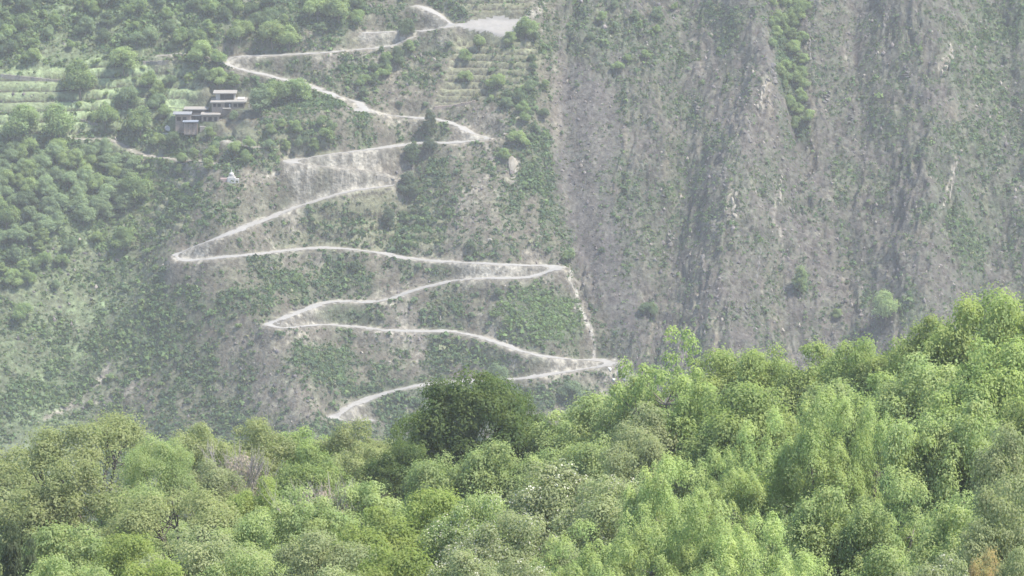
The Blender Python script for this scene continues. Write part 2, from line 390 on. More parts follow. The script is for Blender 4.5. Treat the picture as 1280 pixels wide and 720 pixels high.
def ground_mat(name, attr=None, color=(0.5, 0.5, 0.5), scale=1.0, amp=0.3, bump_d=0.15, rough=0.95, scale2=None):
    m, nt, out = new_mat(name)
    N = nt.nodes; L = nt.links
    b = N.new('ShaderNodeBsdfPrincipled'); b.inputs['Roughness'].default_value = rough
    b.inputs['Specular IOR Level'].default_value = 0.15
    tc = N.new('ShaderNodeTexCoord')
    n = N.new('ShaderNodeTexNoise'); n.inputs['Scale'].default_value = scale; n.inputs['Detail'].default_value = 6; n.inputs['Roughness'].default_value = 0.65
    L.new(tc.outputs['Object'], n.inputs['Vector'])
    mr = N.new('ShaderNodeMapRange'); mr.inputs['From Min'].default_value = 0.3; mr.inputs['From Max'].default_value = 0.7
    mr.inputs['To Min'].default_value = 1 - amp; mr.inputs['To Max'].default_value = 1 + amp
    L.new(n.outputs['Fac'], mr.inputs['Value'])
    mx = N.new('ShaderNodeMix'); mx.data_type = 'RGBA'; mx.blend_type = 'MULTIPLY'; mx.inputs['Factor'].default_value = 1
    if attr:
        a = N.new('ShaderNodeVertexColor'); a.layer_name = attr
        L.new(a.outputs['Color'], mx.inputs['A'])
    else:
        mx.inputs['A'].default_value = (*color, 1)
    L.new(mr.outputs['Result'], mx.inputs['B'])
    L.new(mx.outputs['Result'], b.inputs['Base Color'])
    n2 = N.new('ShaderNodeTexNoise'); n2.inputs['Scale'].default_value = scale2 or scale * 1.5; n2.inputs['Detail'].default_value = 5
    L.new(tc.outputs['Object'], n2.inputs['Vector'])
    bp = N.new('ShaderNodeBump'); bp.inputs['Strength'].default_value = 0.8; bp.inputs['Distance'].default_value = bump_d
    L.new(n2.outputs['Fac'], bp.inputs['Height']); L.new(bp.outputs['Normal'], b.inputs['Normal'])
    L.new(b.outputs[0], out.inputs['Surface'])
    return m

def leaf_mat(name, col, col2=None, attr=False, trans=0.35, var=0.28):
    m, nt, out = new_mat(name)
    N = nt.nodes; L = nt.links
    col2 = col2 or (col[0] * 1.25, col[1] * 1.12, col[2] * 0.85)
    geo = N.new('ShaderNodeNewGeometry'); oi = N.new('ShaderNodeObjectInfo'); tc = N.new('ShaderNodeTexCoord')
    n = N.new('ShaderNodeTexNoise'); n.inputs['Scale'].default_value = 0.55; n.inputs['Detail'].default_value = 3
    L.new(tc.outputs['Object'], n.inputs['Vector'])
    mx = N.new('ShaderNodeMix'); mx.data_type = 'RGBA'
    mx.inputs['A'].default_value = (*col, 1); mx.inputs['B'].default_value = (*col2, 1)
    cr = N.new('ShaderNodeMapRange'); cr.inputs['From Min'].default_value = 0.35; cr.inputs['From Max'].default_value = 0.65
    L.new(n.outputs['Fac'], cr.inputs['Value']); L.new(cr.outputs['Result'], mx.inputs['Factor'])
    src = mx.outputs['Result']
    if attr:
        a = N.new('ShaderNodeVertexColor'); a.layer_name = 'tone'
        src = a.outputs['Color']
    r1 = N.new('ShaderNodeMapRange'); r1.inputs['To Min'].default_value = 1 - var; r1.inputs['To Max'].default_value = 1 + var
    L.new(geo.outputs['Random Per Island'], r1.inputs['Value'])
    r2 = N.new('ShaderNodeMapRange'); r2.inputs['To Min'].default_value = 0.86; r2.inputs['To Max'].default_value = 1.14
    L.new(oi.outputs['Random'], r2.inputs['Value'])
    mm = N.new('ShaderNodeMath'); mm.operation = 'MULTIPLY'
    L.new(r1.outputs['Result'], mm.inputs[0]); L.new(r2.outputs['Result'], mm.inputs[1])
    vm = N.new('ShaderNodeVectorMath'); vm.operation = 'SCALE'
    L.new(src, vm.inputs[0]); L.new(mm.outputs[0], vm.inputs['Scale'])
    d = N.new('ShaderNodeBsdfDiffuse'); t = N.new('ShaderNodeBsdfTranslucent'); g = N.new('ShaderNodeBsdfGlossy')
    g.inputs['Roughness'].default_value = 0.5; g.inputs['Color'].default_value = (0.9, 0.95, 0.9, 1)
    L.new(vm.outputs[0], d.inputs['Color'])
    vt = N.new('ShaderNodeVectorMath'); vt.operation = 'MULTIPLY'; vt.inputs[1].default_value = (1.05, 1.12, 0.8)
    L.new(vm.outputs[0], vt.inputs[0]); L.new(vt.outputs[0], t.inputs['Color'])
    m1 = N.new('ShaderNodeMixShader'); m1.inputs[0].default_value = trans
    L.new(d.outputs[0], m1.inputs[1]); L.new(t.outputs[0], m1.inputs[2])
    m2 = N.new('ShaderNodeMixShader'); m2.inputs[0].default_value = 0.005
    L.new(m1.outputs[0], m2.inputs[1]); L.new(g.outputs[0], m2.inputs[2])
    L.new(m2.outputs[0], out.inputs['Surface'])
    return m

M = {
 'slope': ground_mat('mountain_ground', 'albedo', scale=0.9, amp=0.45, bump_d=0.8, scale2=0.8),
 'road': ground_mat('pale_dirt', color=(0.195, 0.184, 0.165), scale=0.7, amp=0.12, bump_d=0.04),
 'yard': ground_mat('yard_dirt', color=(0.165, 0.154, 0.137), scale=0.5, amp=0.15, bump_d=0.06),
 'path': ground_mat('path_dirt', color=(0.15, 0.137, 0.115), scale=0.8, amp=0.2, bump_d=0.04),
 'near': ground_mat('near_ground', color=(0.11, 0.13, 0.06), scale=0.6, amp=0.4, bump_d=0.2),
 'bark': ground_mat('bark', color=(0.13, 0.11, 0.09), scale=3, amp=0.35, bump_d=0.05),
 'bark_dark': ground_mat('dark_bark', color=(0.06, 0.052, 0.045), scale=3, amp=0.35, bump_d=0.05),
 'twig': ground_mat('grey_twig', color=(0.24, 0.215, 0.19), scale=3, amp=0.25, bump_d=0.02),
 'rock': ground_mat('crag_rock', color=(0.10, 0.092, 0.083), scale=0.8, amp=0.35, bump_d=0.4),
 'rock_pale': ground_mat('pale_rock', color=(0.17, 0.152, 0.122), scale=0.8, amp=0.25, bump_d=0.3),
 'boulder': ground_mat('boulder_rock', color=(0.28, 0.27, 0.25), scale=1.2, amp=0.15, bump_d=0.1),
 'stone': ground_mat('house_stone', color=(0.19, 0.152, 0.124), scale=2.5, amp=0.3, bump_d=0.08),
 'mud': ground_mat('mud_roof', color=(0.185, 0.17, 0.15), scale=1.2, amp=0.12, bump_d=0.03),
 'slate': ground_mat('slate_roof', color=(0.15, 0.153, 0.155), scale=1.5, amp=0.15, bump_d=0.03),
 'tin': ground_mat('tin_roof', color=(0.15, 0.165, 0.185), scale=1.5, amp=0.08, bump_d=0.01, rough=0.5),
 'white': ground_mat('limewash', color=(0.30, 0.285, 0.265), scale=1.5, amp=0.08, bump_d=0.02),
 'pink': ground_mat('pink_wall', color=(0.25, 0.18, 0.16), scale=1.5, amp=0.1, bump_d=0.02),
 'timber': ground_mat('timber_and_shade', color=(0.02, 0.017, 0.016), scale=2, amp=0.3, bump_d=0.02),  # dark wood walls and panes; also painted shade in loggia and doorway
 'wood': ground_mat('worn_timber', color=(0.06, 0.042, 0.035), scale=2, amp=0.3, bump_d=0.02),
 'scrub': leaf_mat('scrub_leaf', (0.1, 0.12, 0.05), attr=True, trans=0.4, var=0.15),
 'blossom': leaf_mat('blossom', (0.48, 0.46, 0.36), (0.42, 0.40, 0.33), trans=0.4, var=0.12),
}
TONES = {
 'olive': ((0.105, 0.138, 0.060), (0.138, 0.168, 0.076)), 'yellow': ((0.105, 0.155, 0.056), (0.145, 0.190, 0.066)),
 'light': ((0.115, 0.170, 0.070), (0.165, 0.215, 0.090)), 'dark': ((0.040, 0.072, 0.024), (0.075, 0.110, 0.036)),
 'mid': ((0.085, 0.130, 0.048), (0.125, 0.170, 0.060)), 'lime': ((0.130, 0.190, 0.055), (0.165, 0.220, 0.068)),
 'sage': ((0.125, 0.165, 0.082), (0.160, 0.195, 0.100)), 'willow': ((0.110, 0.160, 0.062), (0.150, 0.195, 0.080)),
 'grey': ((0.150, 0.140, 0.115), (0.190, 0.175, 0.145)), 'cypress': ((0.045, 0.065, 0.034), (0.065, 0.085, 0.045)),
 'hill': ((0.075, 0.125, 0.052), (0.115, 0.165, 0.065)), 'hill_dark': ((0.045, 0.078, 0.040), (0.070, 0.105, 0.052)),
 'hill_bright': ((0.100, 0.155, 0.062), (0.135, 0.185, 0.078)), 'hill_blue': ((0.070, 0.115, 0.062), (0.100, 0.145, 0.078)),
 'rust': ((0.17, 0.135, 0.07), (0.18, 0.18, 0.085)), 'hill_deep': ((0.038, 0.060, 0.036), (0.052, 0.078, 0.044)), 'hill_soft': ((0.095, 0.145, 0.080), (0.115, 0.165, 0.088)),
}
for k, (a, b) in TONES.items():
    q = np.array((1.12, .97, .98)) * (1.8 if 'hill' in k else (1.6 if k in ('dark', 'cypress') else 2.3 if k == 'willow' else 2.1 if k == 'mid' else 1.5 if k == 'lime' else 1.75))
    M[k] = leaf_mat(k + '_foliage', tuple(np.array(a) * q), tuple(np.array(b) * q), trans=.58, var=.14)

# ------------------------------------------------------------------ object helpers
def link(name, mesh, mat=None, parent=None, loc=None, **props):
    o = bpy.data.objects.new(name, mesh); COL.objects.link(o)
    if mat is not None:
        if len(mesh.materials) == 0: mesh.materials.append(mat)
        else: 
            o.material_slots[0].link = 'OBJECT'; o.material_slots[0].material = mat
    if parent: o.parent = parent
    if loc is not None: o.location = loc
    for k, v in props.items(): o[k] = v
    return o
def empty(name, loc, label, category, group=None, rz=0, scale=None):
    o = bpy.data.objects.new(name, None); COL.objects.link(o)
    o.empty_display_size = 0.5
    o.location = loc; o.rotation_euler = (0, 0, rz)
    if scale is not None: o.scale = scale
    o['label'] = label; o['category'] = category
    if group: o['group'] = group
    return o
def mesh_np(name, verts, faces, k, smooth=False):
    me = bpy.data.meshes.new(name)
    verts = np.asarray(verts, np.float32).reshape(-1, 3); faces = np.asarray(faces, np.int32).reshape(-1, k)
    me.vertices.add(len(verts)); me.vertices.foreach_set('co', verts.ravel())
    me.loops.add(faces.size); me.loops.foreach_set('vertex_index', faces.ravel())
    me.polygons.add(len(faces)); me.polygons.foreach_set('loop_start', np.arange(len(faces), dtype=np.int32) * k)
    me.update(calc_edges=True)
    if smooth: me.polygons.foreach_set('use_smooth', np.ones(len(faces), bool))
    return me
def grid_faces(nx, ny):
    j, i = np.mgrid[0:ny - 1, 0:nx - 1]
    a = j * nx + i
    return np.stack([a, a + 1, a + nx + 1, a + nx], -1).reshape(-1, 4)

# ------------------------------------------------------------------ mountainside, roads, yard
gf = grid_faces(NX, NY)
me = mesh_np('mountainside', np.stack([X, Y, H], -1), gf, 4, smooth=False)
ca = me.color_attributes.new('albedo', 'FLOAT_COLOR', 'POINT')
ca.data.foreach_set('color', np.concatenate([C, np.ones(C.shape[:2] + (1,))], -1).astype(np.float32).ravel())
link('mountainside', me, M['slope'], kind='structure')

def sheet(name, mask, lift, mat):
    cell = mask[:-1, :-1] & mask[1:, :-1] & mask[:-1, 1:] & mask[1:, 1:]
    f = gf[cell.ravel()]
    if len(f) == 0: return
    idx, inv = np.unique(f.ravel(), return_inverse=True)
    v = np.stack([X, Y, H + lift], -1).reshape(-1, 3)[idx]
    link(name, mesh_np(name, v, inv.reshape(-1, 4), 4, True), M[mat], kind='structure')
sheet('dirt_road', ROADM & (RID == 0), 0.07, 'road')
sheet('hill_road', ROADM & (RID == 1), 0.07, 'road')
sheet('footpath', ROADM & (RID == 2), 0.06, 'path')
sheet('gravel_yard', (yard_sd + 2 * wob(PX, PY, 6) > 0.5) & ~ROADM, 0.07, 'yard')

# ------------------------------------------------------------------ foliage meshes
def unit(v): return v / (np.linalg.norm(v, axis=-1, keepdims=True) + 1e-9)
def leaves(c, n, length, width, r, tdir=None):
    k = len(c)
    t = r.normal(size=(k, 3)) if tdir is None else tdir + 0.35 * r.normal(size=(k, 3))
    t = unit(t - n * np.sum(t * n, -1, keepdims=True))
    b = np.cross(n, t)
    L = (length * r.uniform(0.65, 1.3, k))[:, None] * 0.5; W = (width * r.uniform(0.7, 1.25, k))[:, None] * 0.5
    fold = n * W * 0.45
    v = np.stack([c - t * L, c + b * W + fold, c + t * L, c - b * W + fold], 1)
    return v.reshape(-1, 3)
def quads(n): return np.arange(n * 4).reshape(-1, 4)

def tube(pts, rad, seg=6):
    pts = np.array(pts, float); vs = []; fs = []
    for i, p in enumerate(pts):
        d = unit((pts[min(i + 1, len(pts) - 1)] - pts[max(i - 1, 0)])[None])[0]
        a = unit(np.cross(d, (0.3, 0.9, 0.1))[None])[0]; b = np.cross(d, a)
        for s in range(seg):
            t = 2 * math.pi * s / seg
            vs.append(p + rad[i] * (math.cos(t) * a + math.sin(t) * b))
    for i in range(len(pts) - 1):
        for s in range(seg):
            fs.append((i * seg + s, i * seg + (s + 1) % seg, (i + 1) * seg + (s + 1) % seg, (i + 1) * seg + s))
    return vs, fs
def limb(p0, p1, r0, r1, r, sag=0.12, n=5):
    p0 = np.array(p0); p1 = np.array(p1); L = np.linalg.norm(p1 - p0)
    mid = (p0 + p1) / 2 + r.normal(size=3) * L * sag * 0.5 + np.array((0, 0, -L * sag * 0.3))
    t = np.linspace(0, 1, n)[:, None]
    pts = (1 - t) ** 2 * p0 + 2 * t * (1 - t) * mid + t ** 2 * p1
    return tube(pts, np.linspace(r0, r1, n), 5)
def join(parts):
    vs = []; fs = []; o = 0
    for v, f in parts:
        vs += list(v); fs += [tuple(i + o for i in q) for q in f]; o += len(v)
    return vs, fs

def tree_mesh(sp, seed):
    """returns crown mesh, trunk mesh (+ blossom mesh), unit tree height ~1*Ht, half width ~R"""
    r = np.random.default_rng(seed)
    S = dict(
        broad=dict(Ht=10, R=4.6, zc=0.54, rz=0.46, nc=120, rc=(.5, 1.35), nl=30000, L=.24, W=.13, up=.5, low=-.8),
        round=dict(Ht=10, R=5.0, zc=0.56, rz=0.46, nc=130, rc=(.5, 1.15), nl=30000, L=.23, W=.125, up=.4, low=-.8),
        dome=dict(Ht=10, R=5.0, zc=0.54, rz=0.46, nc=170, rc=(.5, 1.1), nl=36000, L=.23, W=.125, up=.4, low=-.8),
        airy=dict(Ht=10, R=5.4, zc=0.72, rz=0.26, nc=64, rc=(.45, 1.3), nl=19000, L=.19, W=.095, up=.7, low=-.3),
        loose=dict(Ht=10, R=4.4, zc=0.60, rz=0.42, nc=80, rc=(.4, 1.25), nl=21000, L=.22, W=.12, up=.5, low=-.7),
        willow=dict(Ht=10, R=3.9, zc=0.55, rz=0.45, nc=120, rc=(.4, 1.1), nl=40000, L=.17, W=.065, up=.5, low=-.85),
        sparse=dict(Ht=10, R=4.4, zc=0.60, rz=0.42, nc=46, rc=(.35, .85), nl=5200, L=.24, W=.13, up=.4, low=-.8),
        twiggy=dict(Ht=8, R=3.3, zc=0.62, rz=0.38, nc=26, rc=(.5, .9), nl=1500, L=.22, W=.12, up=.4, low=-.5),
        cypress=dict(Ht=10, R=1.5, zc=0.52, rz=0.5, nc=80, rc=(.3, .6), nl=9000, L=.30, W=.10, up=.2, low=-1),
        hill=dict(Ht=8.5, R=4.6, zc=0.52, rz=0.46, nc=56, rc=(.8, 1.7), nl=6500, L=.50, W=.32, up=.5, low=-.6),
        hillpop=dict(Ht=12, R=2.4, zc=0.52, rz=0.50, nc=34, rc=(.7, 1.3), nl=3600, L=.5, W=.3, up=.2, low=-.9),
        bush=dict(Ht=2.4, R=1.8, zc=0.42, rz=0.55, nc=14, rc=(.45, .85), nl=520, L=.42, W=.3, up=.5, low=-.2),
    )[sp]
    Ht, R = S['Ht'], S['R']
    nc = S['nc']
    d = unit(r.normal(size=(nc * 4, 3))); d = d[d[:, 2] > S['low']][:nc]; nc = len(d)
    rad = r.uniform(0.55, 0.92, nc) ** 0.6
    # crown envelope with uneven lobes
    lob = 1 + 0.2 * np.sin(3 * np.arctan2(d[:, 1], d[:, 0]) + r.uniform(0, 6)) + 0.10 * r.normal(size=nc)
    cc = np.c_[d[:, 0] * R * rad * lob * .82, d[:, 1] * R * rad * lob * .82, Ht * (S['zc'] + d[:, 2] * S['rz'] * rad * .86)]
    if sp in ('broad', 'round', 'loose', 'willow', 'hill', 'sparse', 'bush'):
        m = {'hill': 4, 'bush': 3, 'round': 7}.get(sp, 7)
        a_ = r.uniform(0, 6.28) + np.arange(m) * 6.283 / m + r.normal(size=m) * .3
        ro = R * r.uniform(.30, .62, m); ro[0] *= .2
        sr = R * r.uniform(.36, .58, m); sr[0] = R * .55
        sz_c = Ht * (S['zc'] + r.uniform(-.75, .45, m) * S['rz'] * .6); sz_c[0] = Ht * (S['zc'] + S['rz'] * .42)
        which = r.choice(m, nc, p=sr ** 2 / (sr ** 2).sum())
        zr = sr * (Ht * S['rz'] / R) * r.uniform(.75, 1.1, m)
        cc = np.c_[ro[which] * np.cos(a_[which]) + d[:, 0] * sr[which] * rad, ro[which] * np.sin(a_[which]) + d[:, 1] * sr[which] * rad, sz_c[which] + d[:, 2] * zr[which] * rad]
        cc[:, 2] = np.clip(cc[:, 2], Ht * .12, Ht * .97)
    if sp == 'airy': cc[:, 2] += 0.25 * r.normal(size=nc); cc[:, 2] -= 0.10 * (np.hypot(cc[:, 0], cc[:, 1]) / R) ** 2 * Ht * .6
    if sp in ('cypress',): cc[:, :2] *= (1.15 - 0.95 * (cc[:, 2] / Ht))[:, None] + .1
    if sp in ('hillpop',): cc[:, :2] *= (1.1 - 0.5 * (cc[:, 2] / Ht))[:, None]
    rc = r.uniform(*S['rc'], nc)
    w = rc ** 2; k = r.choice(nc, S['nl'], p=w / w.sum())
    dd = r.normal(size=(S['nl'], 3)); dd[:, 2] += S['up']; dd = unit(dd)
    rr = rc[k] * (1 - 0.45 * r.uniform(0, 1, S['nl']) ** 1.6) * (1 + 0.13 * np.sin(5 * dd[:, 0] + 7 * dd[:, 1] + k))
    stray = r.uniform(0, 1, S['nl']) < .14
    rr = np.where(stray, rc[k] * r.uniform(.95, 1.5, S['nl']), rr)
    sq = np.array((1, 1, .8))
    p = cc[k] + dd * rr[:, None] * sq
    nrm = unit(dd + 0.38 * r.normal(size=dd.shape) + np.array((0, 0, .5)))
    tdir = None
    if sp == 'willow':
        p[:, 2] = cc[k][:, 2] + (p[:, 2] - cc[k][:, 2]) * 1.1 + .1 * rc[k]; p[:, :2] = cc[k][:, :2] + (p[:, :2] - cc[k][:, :2]) * np.clip(1.0 - .5 * np.abs(p[:, 2] - cc[k][:, 2] + .3 * rc[k]) / rc[k], .45, 1.0)[:, None]
        nrm = unit(nrm + np.array((0, 0, .2))); tdir = np.tile(np.array((0, 0, 1.0)), (len(p), 1)) + 0.25 * r.normal(size=(len(p), 3))
    if sp == 'cypress': nrm = unit(nrm * np.array((1, 1, .4))); tdir = np.tile(np.array((0, 0, 1.0)), (len(p), 1))
    if sp == 'broad' or sp == 'loose': # droop of compound leaves
        tdir = unit(dd * np.array((1, 1, 0)) + np.array((0, 0, -.2)) + .6 * r.normal(size=dd.shape))
    crown = mesh_np(sp + '_crown', leaves(p, nrm, S['L'], S['W'], r, tdir), quads(len(p)), 4)
    blossom = None
    # trunk and limbs
    parts = []
    lean = np.array((r.normal() * .25, r.normal() * .25, 0))
    if sp == 'twiggy':
        for a in range(5):
            q = np.array((r.normal() * .9, r.normal() * .9, Ht * .5))
            parts.append(limb((0, 0, -.6), q, .12, .07, r))
            for c in range(14):
                e = q + np.array((r.normal() * 1.2, r.normal() * 1.2, r.uniform(.6, Ht * .48)))
                parts.append(limb(q * r.uniform(.6, 1), e, .045, .012, r, n=4))
                for s in range(4):
                    parts.append(limb(e - (e - q) * r.uniform(0, .5), e + np.array((r.normal() * .5, r.normal() * .5, r.uniform(.1, .8))), .02, .008, r, n=3))
    elif sp in ('airy', 'round', 'dome', 'broad', 'loose', 'willow', 'sparse'):
        fork = np.array((0, 0, Ht * (.30 if sp != 'airy' else .34))) + lean
        parts.append(tube([(0, 0, -1.0), (0, 0, 0), tuple(fork * (.5, .5, .5)), tuple(fork)], [.34, .27, .22, .2], 7))
        main = r.choice(nc, 7, replace=False)
        for m_ in main:
            e = fork + (cc[m_] - fork) * .62
            parts.append(limb(fork - (0, 0, r.uniform(0, .8)), e, .15, .08, r))
            near = np.argsort(np.linalg.norm(cc - e, axis=1))[:6]
            for c in near: parts.append(limb(e, cc[c], .06, .02, r, n=4))
    elif sp in ('hill', 'hillpop', 'cypress'):
        parts.append(tube([(0, 0, -1.0), (0, 0, 0), (lean[0], lean[1], Ht * .35), (lean[0], lean[1], Ht * .7)], [.3, .24, .18, .08], 5))
        for c in range(5): parts.append(limb((0, 0, Ht * .3), cc[c] * (.7, .7, .9), .12, .04, r, n=3))
    trunk = None
    if parts:
        v, f = join(parts); trunk = mesh_np(sp + '_trunk', v, f, 4, True)
    if sp == 'loose':
        nb = 2600; kb = r.choice(nc, nb)
        db = r.normal(size=(nb, 3)); db[:, 2] += .6; db = unit(db)
        keep = vn(cc[kb][:, 0] * .7, cc[kb][:, 2] * .9, seed) > -0.25
        pb = (cc[kb] + db * (rc[kb] * 1.0)[:, None])[keep]; nb_ = len(pb)
        blossom = mesh_np('blossom_mesh', leaves(pb, unit(db[keep] + .4 * r.normal(size=(nb_, 3))), .17, .11, r), quads(nb_), 4)
    return dict(crown=crown, trunk=trunk, blossom=blossom, Ht=Ht, R=R)

LIB = {}
for sp, n in (('broad', 3), ('round', 2), ('airy', 2), ('loose', 3), ('willow', 3), ('sparse', 1), ('dome', 1), ('twiggy', 2), ('cypress', 1), ('hill', 5), ('hillpop', 2), ('bush', 4)):
    LIB[sp] = [tree_mesh(sp, 100 + 17 * i + len(sp)) for i in range(n)]
count = {}
def plant(name, sp, loc, width, height, tone, label, category='tree', group=None, bark='bark', blossom=False):
    k = count.get(sp, 0); count[sp] = k + 1
    T = LIB[sp][k % len(LIB[sp])]
    sx = width / (2 * T['R']); sz = height / T['Ht']
    rz = random.uniform(0, 6.28)
    if T['trunk'] is None:
        o = link(name, T['crown'], M[tone], loc=loc, label=label, category=category)
        if len(T['crown'].materials): o.material_slots[0].link = 'OBJECT'; o.material_slots[0].material = M[tone]
        o.scale = (sx, sx, sz); o.rotation_euler = (0, 0, rz)
        if group: o['group'] = group
        return o
    e = empty(name, loc, label, category, group, rz, (sx, sx, sz))
    o = link('crown', T['crown'], M[tone], e)
    o.material_slots[0].link = 'OBJECT'; o.material_slots[0].material = M[tone]
    o = link('trunk', T['trunk'], M[bark], e)
    o.material_slots[0].link = 'OBJECT'; o.material_slots[0].material = M[bark]
    if blossom and T['blossom']: link('blossom', T['blossom'], M['blossom'], e)
    return e

# ------------------------------------------------------------------ trees of the mountainside
HT = []   # px, py(crown centre), r px, tone, label, group, species
def ht(px, py, r, tone, label, group=None, sp='hill', hf=1.0): HT.append((px, py, r, tone, label, group, sp, hf))
ht(155, 78, 19, 'hill_bright', 'round bright green tree standing alone above the terraced fields at upper left')
ht(100, 104, 23, 'hill', 'big round dark bottomed tree at the right end of the striped terrace fields')
ht(42, 71, 11, 'hill_bright', 'small light green tree just above the top wall of the terrace fields')
ht(176, 158, 20, 'hill', 'large rounded tree below and left of the stone houses, directly over the footpath')
ht(132, 150, 17, 'hill', 'tree left of the big rounded tree that overhangs the footpath')
ht(160, 125, 17, 'hill_blue', 'dark leaved tree between the terrace fields and the stone houses')
ht(74, 160, 24, 'hill', 'wide low tree with dark shade under it at the bottom of the terrace fields')
ht(30, 158, 26, 'hill', 'broad tree with a dark underside at the left edge below the terrace fields')
ht(227, 50, 13, 'hill', 'round tree left of the dirt road bend, at the lower edge of the upper wood')
ht(300, 42, 16, 'hill_bright', 'bright round tree just above the upper left bend of the dirt road')
ht(340, 46, 20, 'hill_bright', 'large bright green tree above the straight upper dirt road', None, 'hill')
ht(362, 50, 15, 'hill_bright', 'bright bushy tree touching the upper dirt road, right of the largest one')
ht(252, 68, 17, 'hill_bright', 'pale green tree left of the small dirt road bend')
ht(272, 76, 12, 'hill', 'small tree tucked against the inside of the upper left road bend')
ht(345, 120, 18, 'hill', 'tree right of the two storey house with a full green crown')
ht(374, 116, 18, 'hill', 'dark green tree below the dirt road, right of the tree beside the house')
ht(326, 126, 13, 'hill_blue', 'thin grey trunked tree rising beside the terrace of the upper house', None, 'hillpop', 1.7)
ht(292, 146, 7, 'hill_blue', 'small round tree in front of the upper house wall')
ht(262, 166, 8, 'hill', 'small tree standing below the gap between the two houses')
ht(206, 142, 10, 'hill', 'tree whose crown touches the left end of the lower house roof')
ht(197, 176, 10, 'hill_bright', 'light tree below the white rock, right of the footpath tree')
ht(218, 176, 12, 'hill_dark', 'dark tree directly below the lower house')
ht(168, 240, 20, 'hill', 'tall full tree at the right edge of the willow grove, near the small terraces')
ht(155, 300, 17, 'hill', 'dome shaped tree at the foot of the small terraces left of the spur')
ht(8, 276, 20, 'hill', 'large tree cut by the left edge of the picture below the grove')
ht(34, 252, 14, 'hill_dark', 'dark tree in the hollow at the lower left of the grove')
ht(27, 392, 13, 'hill', 'solitary tree low on the left bare slope')
ht(70, 357, 7, 'hill_blue', 'small narrow tree alone on the pale ground left of the spur')
ht(42, 336, 9, 'hill_dark', 'small dark tree on the left bank, under the grove')
ht(424, 16, 20, 'hill_bright', 'big bright tree at the top edge, left of the curving top road')
ht(398, 14, 16, 'hill_bright', 'bright tree at the top edge next to the biggest bright one')
ht(446, 22, 10, 'hill', 'smaller tree at the top edge, between the bright trees and the top road')
ht(508, 38, 12, 'hill_dark', 'dark tree on the inside of the curved top road')
ht(580, 70, 9, 'hill', 'left tree of a pair on the stepped terraces under the pale yard')
ht(598, 55, 10, 'hill_bright', 'upper tree of the pair on the stepped terraces under the pale yard')
ht(583, 97, 9, 'hill_bright', 'small bright tree halfway down the stepped terraces')
ht(622, 104, 12, 'hill_bright', 'vivid yellow green round tree at the right end of the stepped terraces')
ht(657, 38, 14, 'hill', 'tree at the right corner of the pale yard')
ht(637, 48, 9, 'hill_bright', 'small bright tree hugging the lower edge of the pale yard')
ht(537, 156, 7.5, 'hill_deep', 'tall dark narrow tree rising through the dirt road in the middle', None, 'hillpop', 2.6)
ht(537, 184, 10.5, 'hill_deep', 'broad dark tree at the foot of the tall narrow one by the road')
ht(516, 194, 8.5, 'hill_dark', 'bluish tall tree just left of the dark pair at the road', None, 'hillpop', 2.2)
ht(509, 234, 12, 'hill_deep', 'largest dark upright tree in the gully left of the scrub slope', None, 'hillpop', 1.7)
ht(485, 274, 8.5, 'hill_deep', 'dark narrow tree, lowest of the gully row', None, 'hillpop', 2.0)
ht(648, 174, 11, 'hill_bright', 'bright tree right of the pale earth slip')
ht(630, 193, 8, 'hill', 'small tree below the pale earth slip, beside the buff scar')
ht(1107, 388, 20, 'hill_bright', 'lone round tree with dark underside at the foot of the grey rock face')
ht(1000, 352, 9, 'hill', 'narrow upright tree in a cleft low on the grey rock face', None, 'hillpop', 2.3)
ht(1046, 392, 7, 'hill_bright', 'small pale green tree left of the lone round tree on the rock face')
ht(712, 322, 10, 'hill', 'round tree just right of the right hand road hairpin')
ht(812, 388, 11, 'hill_dark', 'dark tree on the grey slope above the foreground twiggy tree')
ht(371, 348, 7, 'hill', 'small tree below the long middle road, left of centre')
ht(445, 333, 6, 'hill_dark', 'dark narrow bush like tree under the long middle road', None, 'hillpop', 1.6)
ht(620, 470, 14, 'hill_blue', 'pale green tree on the slope just behind the big dark foreground tree')
ht(715, 492, 16, 'hill_blue', 'hazy tree low on the slope left of the pale rock')
ht(622, 367, 7, 'hill_dark', 'little dark tree under the zigzag road at the left edge of the bright scrub')

